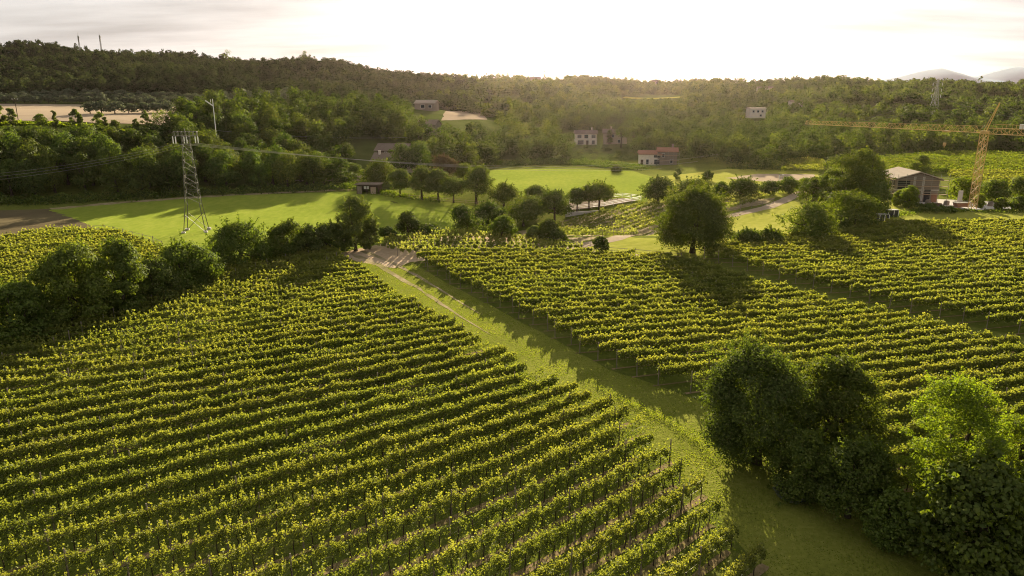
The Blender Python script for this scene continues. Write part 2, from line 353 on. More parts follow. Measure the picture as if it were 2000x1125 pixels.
def inside(poly, x, y):
    x = np.asarray(x); y = np.asarray(y); c = np.zeros(x.shape, bool); n = len(poly)
    for i in range(n):
        x0, y0 = poly[i]; x1, y1 = poly[i - 1]
        if y0 == y1: continue
        c ^= ((y0 > y) != (y1 > y)) & (x < (x1 - x0) * (y - y0) / (y1 - y0) + x0)
    return c
def densify(poly, step, jit=0.0, closed=True):
    o = []
    n = len(poly)
    for i in range(n if closed else n - 1):
        a = np.array(poly[i]); b = np.array(poly[(i + 1) % n]); k = max(1, int(np.linalg.norm(b - a) / step))
        for j in range(k):
            p = a + (b - a) * j / k
            if j: p = p + RS.normal(0, jit, 2)
            o.append(tuple(p))
    if not closed: o.append(tuple(poly[-1]))
    return o
def sheet(name, poly, mat, off, step=6.0, jit=0.2):
    b = densify(poly, step * .5, jit)
    a = np.array(b); lo, hi = a.min(0), a.max(0)
    X, Y = np.meshgrid(np.arange(lo[0], hi[0], step), np.arange(lo[1], hi[1], step))
    X = X.ravel() + .013; Y = Y.ravel() + .017
    k = inside(b, X, Y); ip = list(zip(X[k], Y[k]))
    pts = [Vector(p) for p in b + ip]
    v, e, f, *_ = delaunay_2d_cdt(pts, [], [list(range(len(b)))], 1, 1e-4)
    vx = np.array([p[0] for p in v]); vy = np.array([p[1] for p in v]); vz = Z(vx, vy) + off
    me = bpy.data.meshes.new(name); me.from_pydata(list(zip(vx, vy, vz)), [], [tuple(q) for q in f]); me.update()
    me.polygons.foreach_set('use_smooth', [True] * len(me.polygons)); me.materials.append(mat)
    return tag(link(name, me), kind='structure')
def ribbon(name, line, width, mat, off, jit=.12):
    p = np.array(densify(line, 2.0, 0, False)); t = np.gradient(p, axis=0); t /= np.linalg.norm(t, axis=1)[:, None]
    nrm = np.stack([-t[:, 1], t[:, 0]], 1); w = width / 2 * np.clip(1 + RS.normal(0, jit, (len(p), 2)), .15, 3)
    if name == 'dirt_track': w *= (1 - np.linspace(0, .95, len(p)) ** 1.5)[:, None]
    l = p + nrm * w[:, :1]; r = p - nrm * w[:, 1:]
    me = bpy.data.meshes.new(name)
    vs = [(x, y, z + off) for x, y, z in zip(l[:, 0], l[:, 1], Z(l[:, 0], l[:, 1]))] + [(x, y, z + off) for x, y, z in zip(r[:, 0], r[:, 1], Z(r[:, 0], r[:, 1]))]
    n = len(p)
    me.from_pydata(vs, [], [(n + i, n + i + 1, i + 1, i) for i in range(n - 1)]); me.update(); me.materials.append(mat)
    return tag(link(name, me), kind='structure')
def gpoly(*px): return [at(u, v) for u, v in px]

LEFT_EDGE = [(665,500),(700,528),(782,588),(884,645),(922,673),(1000,715),(1095,762),(1225,817),(1278,876),(1340,938),(1377,966),(1440,1060),(1490,1112),(1545,1190)]
B_LEFT = gpoly((640,497),*LEFT_EDGE,(1000,1230),(400,1230),(-140,1230),(-140,720),(0,660),(30,645),(94,628),(193,595),(251,574),(330,556),(420,533),(520,512))
B_RIGHT = gpoly((800,508),(900,500),(1140,503),(1330,516),(1450,554),(1570,587),(1650,608),(1800,642),(1905,670),(2090,705),(2120,1150),(1960,1150),(1850,1060),(1700,960),(1500,845),(1390,792),(1330,770),(1185,720),(1060,650),(925,580),(860,545))
B_FAR = gpoly((1356,503),(1470,536),(1600,571),(1740,603),(1870,632),(2000,657),(2110,684),(2130,434),(2000,437),(1760,444),(1640,452),(1540,470),(1400,492))
B_YOUNG = gpoly((722,486),(760,474),(830,463),(890,459),(1000,468),(1080,482),(1160,497),(900,499),(802,510))
B_MID = gpoly((1010,452),(1120,426),(1250,404),(1400,393),(1515,385),(1500,397),(1400,418),(1290,442),(1130,476))
B_TOPL = gpoly((-60,492),(0,478),(110,457),(230,463),(300,484),(335,505),(260,545),(100,610),(-60,650))
sheet('vineyard_floor', B_LEFT, M['vineyard'], .02)
sheet('vineyard_floor', B_RIGHT, M['vineyard'], .02)
sheet('vineyard_floor', B_FAR, M['vineyard'], .02)
sheet('vineyard_floor', B_TOPL, M['vineyard'], .02)
sheet('sandy_soil', gpoly((655,497),(700,486),(790,466),(890,456),(1000,465),(1080,479),(1180,500),(900,501),(802,512),(770,524),(700,512)), M['dirt'], .03, 4)
sheet('sandy_soil', B_MID, M['track'], .03, 5)
sheet('grass_lane', gpoly((665,500),(760,520),(802,512),(860,545),(925,580),(1060,650),(1185,720),(1330,770),(1390,792),(1500,845),(1700,960),(1850,1060),(1960,1150),(2000,1230),(1575,1230),(1490,1112),(1440,1060),(1377,966),(1340,938),(1278,876),(1225,817),(1095,762),(1000,715),(922,673),(884,645),(782,588),(700,528)), M['lane'], .012, 3)
sheet('green_field', gpoly((95,410),(200,400),(500,380),(700,374),(760,384),(900,398),(975,412),(960,450),(890,462),(800,466),(700,486),(560,505),(420,530),(330,500),(300,480),(215,458)), M['field'], .04, 6)
sheet('green_field', gpoly((948,333),(1080,330),(1235,334),(1275,346),(1265,395),(1200,392),(1100,384),(1000,384),(950,372)), M['field'], .05, 6)
sheet('ploughed_field', gpoly((-60,416),(0,411),(97,408),(205,452),(110,454),(0,474),(-60,486)), M['plough'], .04)
sheet('meadow', gpoly((1130,480),(1290,446),(1400,424),(1500,408),(1580,384),(1640,372),(1760,396),(1860,410),(2100,412),(2130,432),(2000,435),(1760,442),(1640,450),(1540,467),(1400,490),(1345,506),(1250,502),(1170,498)), M['meadow'], .03, 6)
sheet('meadow', gpoly((1275,346),(1420,330),(1600,335),(1600,378),(1500,388),(1265,398)), M['meadow'], .045, 8)
sheet('stubble_field', gpoly((-80,236),(-80,206),(0,203),(200,206),(430,206),(470,212),(420,236),(330,246),(200,242),(0,236)), M['stubble'], .15, 10)
sheet('stubble_field', gpoly((862,236),(872,217),(935,217),(952,234)), M['stubble'], .15, 8)
sheet('stubble_field', gpoly((1415,348),(1480,340),(1590,341),(1592,350),(1500,356)), M['stubble'], .08, 8)
sheet('hill_field', gpoly((965,184),(968,180),(1010,180),(1012,185)), M['stubble'], .3, 14)
sheet('hill_field', gpoly((1215,192),(1222,189),(1330,189),(1330,191)), M['meadow'], .3, 14)
sheet('hill_field', gpoly((1955,213),(1960,202),(2060,200),(2060,213)), M['field'], .3, 12)
ribbon('dirt_track', [at(*p) for p in ((690,497),(735,515),(790,548),(850,585),(905,622),(960,655))], 1.1, M['track'], .035, .35)
ribbon('dirt_track', [at(*p) for p in ((705,490),(765,512),(835,550),(890,585),(940,615))], .9, M['track'], .036, .35)
ribbon('dirt_verge', [at(*p) for p in ((100,409),(200,399),(350,388),(500,379),(600,374),(690,371))], 2.6, M['track'], .07, .3)
sheet('farmyard', gpoly((575,354),(600,342),(700,339),(725,348),(700,355)), M['stubble'], .12, 5)
ribbon('gravel_road', [at(*p) for p in ((1128,482),(1200,467),(1300,447),(1420,424),(1500,405),(1545,386),(1575,372),(1640,362))], 3.2, M['gravel'], .06, .05)
ribbon('gravel_path', [at(*p) for p in ((1010,463),(1090,480),(1160,493),(1240,499),(1335,509))], 1.3, M['gravel'], .07, .08)
sheet('riding_arena', gpoly((1112,398),(1170,392),(1215,388),(1248,392),(1180,404),(1115,412)), M['gravel'], .2, 5)
sheet('concrete_yard', gpoly((1792,397),(1800,388),(1870,391),(2010,397),(2010,408),(1960,409),(1900,409),(1840,404)), M['concrete'], .06, 5)

# ------------------------------------------------------------------ foliage generators
def rdirs(rs, n):
    v = rs.normal(size=(n, 3)); return v / np.linalg.norm(v, axis=1)[:, None]
def leaf_quads(rs, pos, nrm, size, asp=0.7):
    n = len(pos)
    t = np.cross(nrm, rdirs(rs, n)); t /= np.linalg.norm(t, axis=1)[:, None] + 1e-9
    b = np.cross(nrm, t)
    s = np.broadcast_to(np.asarray(size), (n,))[:, None] * .5
    q = np.stack([pos - t * s, pos + b * s * asp - nrm * s * .18, pos + t * s, pos - b * s * asp - nrm * s * .18], 1)
    return q.reshape(-1, 3)
def crown(rs, n, w, h, z0, leaf, nb=26, style='round', coh=.5, fat=1.0, lean=.08):
    rx = w / 2; H_ = h - z0
    rb = rx * (.24 + .22 * rs.random(nb)) * (26 / max(26, nb)) ** .3 * fat
    if style == 'airy': rb *= .75
    if style == 'column': rb *= 1.1
    rb = np.minimum(rb, H_ * .3)
    zf = (np.arange(nb) + rs.random(nb)) / nb; rs.shuffle(zf)
    if style == 'dome': prof = np.sqrt(np.clip(1 - (.05 + .95 * zf) ** 3.6, 0, 1)) * (.84 + .16 * np.clip(zf * 3, 0, 1))
    elif style == 'column': prof = np.sqrt(np.clip(1 - (2 * (zf * .8 + .12) - 1) ** 2, 0, 1)) * (1 - .25 * zf)
    elif style == 'airy': prof = (.55 + .45 * rs.random(nb)) * np.sqrt(np.clip(1 - (1.55 * zf - .6) ** 2 * .9, 0, 1))
    else: prof = np.sqrt(np.clip(1 - (1.7 * zf - .72) ** 2 * .95, 0, 1))
    az = rs.uniform(0, 2 * math.pi, nb); rho = (.35 + .65 * rs.random(nb) ** .45) * (1 + .14 * np.sin(az * 2 + rs.random() * 6))
    rad = np.maximum(rx * prof - rb * .8, 0) * rho
    c = np.stack([np.cos(az) * rad, np.sin(az) * rad, z0 + rb * .5 + zf * (H_ - rb * 1.4)], 1)
    pw = rb ** 2 / (rb ** 2).sum()
    k = rs.choice(nb, n, p=pw); dd = rdirs(rs, n); fine = 2.2 if n > 20000 else 1.0
    dd[:, 2] = np.where((dd[:, 2] < -.3) & (rs.random(n) < .6), -dd[:, 2], dd[:, 2])
    rr = rb[k] * (1.08 - .62 * rs.random(n) ** 2.2)
    rr *= 1 + .24 * np.sin(dd[:, 0] * 7 * fine + k * 1.7) * np.sin(dd[:, 1] * 6 * fine + k) * np.cos(dd[:, 2] * 5 * fine + k * 2.3)
    flat = .62 if style == 'airy' else .85
    p = c[k] + dd * rr[:, None] * np.array([1, 1, flat])
    if n > 6000:                                  # sprigs that break the outline
        m = n // 7; ns = max(40, m // 26); si = rs.integers(0, ns, m); src = rs.integers(0, n - m, ns)
        od = p[src] - np.array([0, 0, z0 + H_ * .4]); od /= np.linalg.norm(od, axis=1)[:, None] + 1e-6; od = od + rdirs(rs, ns) * .5 + np.array([0, 0, .25])
        ln_ = (.05 + .11 * rs.random(ns)) * w
        p[n - m:] = p[src][si] + od[si] * (ln_[si] * rs.random(m))[:, None] + rs.normal(0, .1, (m, 3)) * (.5 + .04 * w)
    lean_ = rs.normal(0, lean, 2) * w; lf_ = np.clip((p[:, 2] - z0) / H_, 0, 1)[:, None] ** 1.3; p[:, :2] += lean_ * lf_
    q97 = np.quantile(np.abs(p[:, 0]), .985), np.quantile(np.abs(p[:, 1]), .985)
    fx, fy = rx / q97[0], rx / q97[1]; p[:, 0] *= fx; p[:, 1] *= fy; c[:, 0] *= fx; c[:, 1] *= fy
    fz = (h - z0) / (np.quantile(p[:, 2], .998) - z0); p[:, 2] = z0 + (p[:, 2] - z0) * fz; c[:, 2] = z0 + (c[:, 2] - z0) * fz
    p[:, 2] = np.maximum(p[:, 2], z0 * .7 + .25 * rs.random(n))
    nr = dd * (.4 + coh) + rdirs(rs, n) * (1.1 - .8 * coh) + np.array([0, 0, .2]); nr /= np.linalg.norm(nr, axis=1)[:, None]
    sz = leaf * (.7 + .6 * rs.random(n))
    tint = np.clip(.5 + .22 * (rs.random(nb)[k] - .5) + .6 * (rs.random(n) - .5), 0, 1)
    return leaf_quads(rs, p, nr, sz), tint, c
def trunk_mesh(rs, w, h, z0, cs, name='trunk', fork=5):
    mb = MB(); r0 = max(.10, .024 * h + .016 * w)
    top = z0 + (h - z0) * .55
    lean = rs.normal(0, .03 * h, 2)
    pts = [(lean[0] * t * t, lean[1] * t * t, -.2 + (top + .2) * t) for t in np.linspace(0, 1, 6)]
    mb.tube(pts, [r0 * (1.25 if i == 0 else 1 - .14 * i) for i in range(6)], 8)
    for i in rs.permutation(len(cs))[:fork]:
        a = Vector(pts[2]).lerp(Vector(pts[4]), rs.random()); b = Vector(cs[i])
        m = a.lerp(b, .5) + Vector((0, 0, -.06 * h)); mb.tube([a, m, b], [r0 * .45, r0 * .3, r0 * .1], 5)
    return mb.mesh(name, M['bark'], True)
def tree_obj(name, loc, w, h, mat, style='round', n=5000, leaf=.4, z0f=.2, nb=26, seed=0, fork=5, coh=.5, lean=.08):
    rs = np.random.default_rng(seed)
    root = empty(name, loc)
    q, t, cs = crown(rs, n, w, h, h * z0f, leaf, nb, style, coh, 1.0, lean)
    link('trunk', trunk_mesh(rs, w, h, h * z0f, cs, fork=fork), root)
    link('crown', quads_mesh('crown', q, mat, t), root)
    return root
def place_px(u, vb, wpx, vt):                    # base pixel, crown width and top row -> ground point, metres
    if vb < 175:                                  # on the skyline: stands on the crest
        x, y, _ = spot(u, vb, {447: 690, 594: 700, 1912: 800}.get(u, 850)); z = Z(x, y); d = depth(x, y, z)
    else:
        x, y = at(u, vb); z = Z(x, y); d = depth(x, y, z)
    r = ray(u, vt); zt = CAM_H + r[2] * y / r[1]
    return (x, y, z), wpx * d / FPX, max(.6, zt - z), d

# ------------------------------------------------------------------ trees one can point at
#  name, base u, base v, crown width px, top v, material, style, crown base fraction, category, label
TREES = [
 ('broadleaf_tree',1478,905,205,672,'dark','round',.04,'tree','big dark dense tree beside the grass lane, leftmost of the lower right clump'),
 ('broadleaf_tree',1622,905,152,700,'mid','round',.06,'tree','tall dark tree joined to the right side of the big dark lane tree'),
 ('shrub',1560,968,115,842,'mid','round',.02,'shrub','rounded olive-toned bush in front of the two dark lane trees'),
 ('broadleaf_tree',1655,1010,140,858,'mid','dome',.18,'tree','small spreading tree with a short bare trunk beside the shady lane bend'),
 ('locust_tree',1845,1035,185,726,'bright','airy',.15,'tree','light green feathery tree standing highest in front of the right vineyard rows'),
 ('broadleaf_tree',1895,1150,215,895,'mid','round',.03,'tree','dense large-leaved round tree at the bottom right under the feathery tree'),
 ('shrub',1740,1065,110,955,'mid','round',.02,'shrub','dark bush between the short-trunked small tree and the large-leaved round tree'),
 ('shrub',1995,1165,130,1040,'dark','round',.02,'shrub','dark bush cut by the bottom right corner'),
 ('shrub',1545,975,50,945,'olive','round',.0,'shrub','little grey-green shrub on the lane edge below the dark trees'),
 ('locust_tree',1985,960,150,800,'bright','airy',.1,'tree','thin feathery sapling against the right edge before the vines'),
 ('shrub',1960,1000,120,900,'bright','airy',.05,'shrub','sunlit yellow-green bush at the right edge behind the large-leaved tree'),
 ('broadleaf_tree',30,672,130,548,'mid','round',.02,'tree','dark tree at the left edge where the left vineyard begins'),
 ('broadleaf_tree',-75,690,150,560,'mid','round',.02,'tree','dark tree mostly cut off by the left edge beside the vineyard'),
 ('broadleaf_tree',148,640,142,474,'mid','round',.03,'tree','largest round tree of the hedgerow left of the front vineyard'),
 ('broadleaf_tree',243,618,100,468,'mid','round',.03,'tree','ragged tree right beside the largest hedgerow tree'),
 ('shrub',305,596,95,500,'dark','round',.02,'shrub','dark bush filling the hedgerow between the ragged tree and the wide low one'),
 ('broadleaf_tree',363,572,132,468,'mid','round',.03,'tree','wide low dark tree in the middle of the hedgerow'),
 ('broadleaf_tree',470,528,118,430,'mid','dome',.12,'tree','umbrella-shaped round tree in the hedgerow right of the lattice pylon'),
 ('broadleaf_tree',562,510,78,430,'mid','round',.05,'tree','dark tree with open branches right of the umbrella-shaped hedgerow tree'),
 ('broadleaf_tree',605,503,60,440,'dark','round',.03,'tree','small dark tree between the open-branched tree and the pale poplar pair'),
 ('broadleaf_tree',645,497,72,432,'dark','round',.03,'tree','dark leaning tree touching the pale poplar on its left'),
 ('poplar_tree',695,490,74,384,'light','round',.05,'tree','tall pale sunlit poplar at the corner of the green field'),
 ('shrub',722,487,36,428,'light','round',.03,'shrub','pale lower bush leaning on the right of the tall poplar'),
 ('shrub',757,468,34,441,'dark','round',.0,'shrub','small dark bush on the field edge right of the poplar'),
 ('broadleaf_tree',797,463,48,413,'dark','dome',.06,'tree','lone round dark tree at the near edge of the green field'),
 ('shrub',838,463,60,436,'dark','round',.0,'shrub','low dark hedge bush right of the lone field-edge tree'),
 ('broadleaf_tree',914,459,60,400,'dark','dome',.16,'tree','mushroom-shaped dark tree at the left of the row above the young vines'),
 ('broadleaf_tree',955,450,67,388,'dark','dome',.16,'tree','mushroom-shaped dark tree second in the row above the young vines'),
 ('shrub',980,470,54,420,'mid','round',.05,'shrub','fuzzy round bush in front of the mushroom-shaped trees'),
 ('broadleaf_tree',1022,442,80,379,'mid','dome',.16,'tree','wide dark twin-trunked mushroom-shaped tree in the middle of its row'),
 ('broadleaf_tree',1083,432,67,368,'dark','dome',.16,'tree','tall dark mushroom-shaped tree beside the pale retaining wall'),
 ('shrub',1042,472,30,440,'light','round',.02,'shrub','small pale bush left of the twin bushes on the gravel path'),
 ('shrub',1070,474,40,428,'mid','round',.05,'shrub','upright grey-green bush on the edge of the gravel path'),
 ('shrub',1090,479,36,447,'dark','round',.0,'shrub','low dark bush leaning on the upright grey-green one'),
 ('broadleaf_tree',984,404,58,354,'mid','round',.2,'tree','leafy tree behind the mushroom-shaped row, left of the small pale one'),
 ('broadleaf_tree',1045,398,46,361,'light','round',.2,'tree','small pale tree at the near edge of the upper green field'),
 ('broadleaf_tree',1127,413,38,366,'mid','round',.3,'tree','slim tree standing left of the riding arena'),
 ('broadleaf_tree',1170,411,62,352,'mid','round',.32,'tree','open-crowned tree with bare trunk before the riding arena rails'),
 ('broadleaf_tree',1150,408,36,360,'light','round',.3,'tree','pale tree tucked behind the open-crowned arena tree'),
 ('broadleaf_tree',1176,497,32,462,'mid','round',.1,'tree','little lone tree in the corner where gravel road meets path'),
 ('walnut_tree',1352,494,138,361,'mid','dome',.05,'tree','great spreading tree standing alone on the yellow meadow above the right vineyard'),
 ('broadleaf_tree',1285,396,68,343,'dark','dome',.1,'tree','dark round tree left behind the great spreading tree'),
 ('broadleaf_tree',1355,388,74,346,'dark','round',.05,'tree','low wide dark tree directly behind the great spreading tree'),
 ('broadleaf_tree',1408,388,36,355,'mid','round',.05,'tree','small tree between the two dark trees behind the meadow'),
 ('broadleaf_tree',1445,388,64,343,'dark','dome',.08,'tree','dark round tree at the far end of the middle vineyard'),
 ('shrub',1495,380,44,352,'dark','round',.0,'shrub','dark hedge bush left of the white lamp pole'),
 ('shrub',1540,378,44,345,'mid','round',.0,'shrub','leafy hedge bush right of the white lamp pole'),
 ('shrub',1572,374,40,347,'bright','round',.0,'shrub','sunlit bush where the gravel road leaves behind the poplars'),
 ('shrub',1455,486,58,447,'mid','round',.0,'shrub','fuzzy bush on the meadow edge, left of a matching pair'),
 ('shrub',1503,481,54,442,'mid','round',.0,'shrub','fuzzy bush on the meadow edge, right of a matching pair'),
 ('broadleaf_tree',1580,472,98,386,'mid','round',.03,'tree','dense dark tree on the vineyard edge, left of the two round giants'),
 ('broadleaf_tree',1668,450,108,373,'mid','round',.03,'tree','big round dark tree beside the two black crates'),
 ('shrub',1634,458,46,415,'mid','round',.0,'shrub','low bush squeezed between the two dark vineyard-edge trees'),
 ('poplar_tree',1690,415,78,290,'mid','round',.04,'tree','tallest poplar left of the scaffolded house'),
 ('poplar_tree',1650,412,86,300,'mid','round',.04,'tree','tall broad poplar left of the tallest poplar'),
 ('poplar_tree',1618,405,58,325,'mid','round',.04,'tree','lower poplar at the left of the poplar group'),
 ('shrub',1588,398,54,345,'dark','round',.0,'shrub','dark bush at the left foot of the poplars'),
 ('broadleaf_tree',1712,425,52,350,'mid','round',.02,'tree','dark tree between the poplars and the scaffolded house'),
 ('shrub',1752,402,22,370,'bright','round',.0,'shrub','slim sunlit shrub against the left wall of the scaffolded house'),
 ('shrub',1774,406,34,362,'bright','round',.0,'shrub','larger sunlit shrub before the gable of the scaffolded house'),
 ('broadleaf_tree',1800,362,50,304,'light','airy',.15,'tree','thin yellowish tree rising behind the pale roof of the scaffolded house'),
 ('shrub',1825,413,70,398,'mid','round',.0,'shrub','flat mound of shrub in front of the building yard'),
 ('broadleaf_tree',1872,392,62,345,'bright','round',.0,'tree','yellow-green bushy tree between scaffolded house and crane mast'),
 ('shrub',1910,408,22,378,'bright','round',.0,'shrub','small bright bush at the foot of the crane mast'),
 ('shrub',1955,410,26,386,'bright','round',.0,'shrub','bright bush in the yard, first right of the crane'),
 ('shrub',1990,412,36,382,'mid','round',.0,'shrub','green bush in the yard close to the right edge'),
 ('broadleaf_tree',1945,392,60,350,'mid','round',.0,'tree','dark leafy tree right of the crane mast'),
 ('broadleaf_tree',2005,392,60,345,'mid','round',.0,'tree','leafy tree at the right edge behind the yard'),
 ('orchard_tree',782,385,46,330,'light','round',.25,'tree','orchard tree at the left end of the rail fence row'),
 ('orchard_tree',824,391,55,322,'light','round',.22,'tree','taller pale orchard tree second in the rail fence row'),
 ('orchard_tree',856,393,43,330,'light','round',.25,'tree','slim orchard tree third in the rail fence row'),
 ('orchard_tree',886,396,50,346,'mid','round',.28,'tree','low round orchard tree fourth in the rail fence row'),
 ('orchard_tree',930,397,62,321,'light','column',.2,'tree','tallest pale tree at the right end of the rail fence row'),
 ('orchard_tree',565,352,82,296,'mid','dome',.2,'tree','round tree at the left end of the garden row before the wood'),
 ('orchard_tree',624,352,46,302,'mid','round',.25,'tree','slim-stemmed tree second in the garden row before the wood'),
 ('orchard_tree',656,352,52,302,'mid','dome',.25,'tree','umbrella-topped tree third in the garden row before the wood'),
 ('orchard_tree',690,352,41,318,'mid','round',.15,'tree','low tree fourth in the garden row, left of the brown roofs'),
 ('broadleaf_tree',738,366,70,310,'mid','round',.1,'tree','full round tree just right above the open shed'),
 ('copper_tree',872,352,50,300,'red','round',.1,'tree','reddish-brown tree at the right of the brown-roofed farmhouse'),
 ('broadleaf_tree',905,352,40,318,'mid','round',.05,'tree','green tree touching the right of the reddish-brown tree'),
 ('shrub',1322,350,14,328,'light','round',.0,'shrub','small pale shrub in the field below the red-roofed house'),
 ('shrub',1382,353,20,332,'mid','round',.0,'shrub','rounded shrub in the field right of the small pale one'),
 ('shrub',1205,337,24,322,'dark','round',.0,'shrub','dark bush at the top edge of the upper green field'),
 ('conifer_tree',1073,285,9,262,'dark','column',.0,'tree','small dark cypress left of the two villas'),
 ('conifer_tree',1190,282,12,254,'dark','column',.0,'tree','dark cypress between the two villas'),
 ('pine_tree',1238,284,34,246,'dark','dome',.4,'tree','flat-topped pine right of the villas'),
 ('pine_tree',1213,288,26,246,'dark','dome',.45,'tree','dark pine standing before the right villa'),
 ('pine_tree',447,118,24,97,'mid','airy',.25,'tree','lone spreading tree on the left hill crest'),
 ('pine_tree',594,124,14,99,'dark','airy',.35,'tree','lone slim pine poking above the hill crest'),
 ('pine_tree',1912,172,10,148,'dark','round',.1,'tree','single dark tree against the sky at the right end of the ridge'),
 ('conifer_tree',1063,158,5,137,'dark','airy',.5,'tree','thin lone tree beside the hilltop house'),
]
tops = []
for i, (nm, u, vb, wp, vt, mt, sty, z0, cat, lab) in enumerate(TREES):
    loc, w, h, d = place_px(u, vb, wp, vt)
    if d < 70: n, lf, nb = int(46000 * min(1.3, (w * h) / 60) + 5000), .17 if sty != 'airy' else .13, 130
    elif d < 130: n, lf, nb = int(13000 * min(2.2, (w * h) / 50) + 3500), .27, 64
    elif d < 300: n, lf, nb = int(4800 * min(2.2, (w * h) / 50) + 1200), .38, 28
    else: n, lf, nb = 700, .7, 16
    if sty == 'airy': nb = int(nb * 1.5); n = int(n * .7)
    if vb == 1150: lf, n = .30, 17000
    if nm == 'walnut_tree': n, nb, lf = 46000, 110, .27
    t = tree_obj(nm, loc, w, h, M[mt], sty, n, lf, z0, nb, seed=100 + i, fork=7 if d < 140 else 4, coh=.5 if d < 70 or sty == 'airy' else .8, lean=.03 if nm == 'walnut_tree' else .07)
    tag(t, lab, cat)
    tops.append((loc[0], loc[1], w / 2))

# ------------------------------------------------------------------ woods: nearest trees one by one, the rest as a mass
def scatter(poly, sp, rs, keep=1.0):
    a = np.array(poly); lo, hi = a.min(0), a.max(0)
    X, Y = np.meshgrid(np.arange(lo[0], hi[0], sp), np.arange(lo[1], hi[1], sp))
    X = X + ((np.arange(X.shape[0]) % 2) * sp / 2)[:, None]
    X = X.ravel() + rs.uniform(-.38, .38, X.size) * sp; Y = Y.ravel() + rs.uniform(-.38, .38, Y.size) * sp
    k = inside(poly, X, Y) & (rs.random(X.size) < keep)
    return np.stack([X[k], Y[k]], 1)
rw = np.random.default_rng(5)
rim = [spot(u, v, d)[:2] for u, v, d in ((-200,240,228),(0,240,228),(110,243,228),(220,247,230),(330,252,234))]
SLOPE = [(-260,160),(-180,158),(-128,178),(-100,190),(-71,202),(-48,211),(-52,240)] + rim[::-1] + [(-260,220)]
KNOLL = [rim[-1], (-52,238), (-48,212), (-36,226), (-26,256), (-12,268), (-2,280), (-6,312), (-30,335), (-62,340), (-100,335), (-118,312), (-125,285)]
pts = []
for poly, sp, tag_, hh in ((SLOPE, 6.6, 'slope', (8, 13)), (KNOLL, 7.0, 'knoll', (8, 13))):
    for p in scatter(poly, sp, rw): pts.append((p[0], p[1], rw.uniform(*hh), rw.uniform(6.5, 9.5), tag_))
# middle and right hill: woods with clearings, each a polygon in the photo unprojected onto the ground
def wood(px, sp, hh, ww, tg, keep=1.0):
    for p in scatter(gpoly(*px), sp, rw, keep): pts.append((p[0], p[1], rw.uniform(*hh), rw.uniform(*ww), tg))
wood([(945,330),(1000,318),(1080,312),(1230,318),(1262,322),(1250,296),(1140,290),(1040,292),(980,280),(935,262)], 8, (7,11), (6,9), 'dell')
wood([(1320,318),(1400,322),(1440,330),(1530,334),(1540,318),(1700,298),(1990,296),(2080,296),(2080,262),(1900,270),(1700,268),(1560,268),(1420,268),(1330,270),(1240,272),(1260,292)], 8.5, (7,12), (6,10), 'belt')
far = []
def farwood(px, sp, hh, ww, keep=1.0):
    for p in scatter(gpoly(*px), sp, rw, keep): far.append((p[0], p[1], rw.uniform(*hh), rw.uniform(*ww)))
# left hill: everything between its foot and its crest and a little beyond it
hill = [(-560,500),(-330,492),(-240,496),(-135,496),(-70,470),(-40,440),(-30,520),(-25,600),(-30,830),(-200,800),(-420,770),(-640,740)]
for p in scatter(hill, 6.9, rw): far.append((p[0], p[1], 5 + 7 * rw.random() ** 1.6, rw.uniform(6, 10.5)))
mid = [(-40,430),(40,390),(120,385),(200,400),(330,380),(470,400),(760,620),(760,860),(300,960),(0,930),(-60,800),(-25,560)]
P_ = scatter(mid, 7.6, rw)
nz = (np.sin(P_[:, 0] * .019 + 1.2 * np.sin(P_[:, 1] * .011)) + np.sin(P_[:, 1] * .027 + P_[:, 0] * .007 + 2)) * .5
clr = nz < -.48
crest = np.hypot(P_[:, 0] * .8, P_[:, 1]) > 780
for p, c, cc in zip(P_, clr, crest):
    if (not c) or cc or rw.random() < .12: far.append((p[0], p[1], 4.5 + 7.5 * rw.random() ** 1.7, rw.uniform(5, 10.5)))
wood([(950,262),(1010,292),(1120,290),(1130,262),(1235,246),(1260,292),(1330,272),(1420,268),(1420,240),(1200,232),(1000,238)], 9.5, (6,10), (5.5,8.5), 'villa', .72)
clear = [tuple(spot(415,232,231)[:2])+(4.5,), tuple(spot(417,240,222)[:2])+(2,), at(1145,276)+(10,), at(1200,274)+(10,), at(1290,316)+(11,), at(830,211)+(9,), at(905,226)+(14,), at(1475,228)+(9,), at(985,182)+(18,), at(1272,190)+(14,),
         at(745,318)+(15,), at(1820,236)+(8,), at(1145,283)+(9,), at(1205,282)+(9,), at(1045,150)+(12,), at(1990,206)+(30,), at(1290,322)+(11,), at(905,232)+(10,)]
def is_clear(x, y):
    for cx_, cy_, r in clear:
        if (x - cx_) ** 2 + ((y - cy_) * .6) ** 2 < r * r: return True
    for tx, ty, r in tops:
        if (x - tx) ** 2 + (y - ty) ** 2 < (r + 1) ** 2: return True
    return False
HOUSE_VIEW = [(812,858,200,222,392),(1122,1232,252,284,352),(1250,1322,295,322,282),(1455,1495,214,234,500),(690,800,302,330,238),(865,950,216,238,402),(955,1015,178,187,620),(1215,1330,186,194,690)]
def hides(x, y, h, w):
    z = Z(x, y); d = depth(x, y, z); u, v0 = pix(x, y, z + h); hw = w / 2 * FPX / d
    for a, b, vt, vb, dd in HOUSE_VIEW:
        if d < dd and u + hw * .7 > a and u - hw * .7 < b and v0 < vb - 3: return True
    return False
def under_rim(p):
    if p[4] != 'slope': return p
    z = Z(p[0], p[1]); u, v = pix(p[0], p[1], z); d = depth(p[0], p[1], z)
    vt = 242 if u < 330 else 225
    room = CAM_H + ray(u, vt)[2] * p[1] / ray(u, vt)[1] - z
    return None if room < 3 else (p[0], p[1], min(p[2], room * rw.uniform(.85, 1.0)), min(p[3], 4 + room * .5), p[4])
pts = [q for q in map(under_rim, pts) if q]
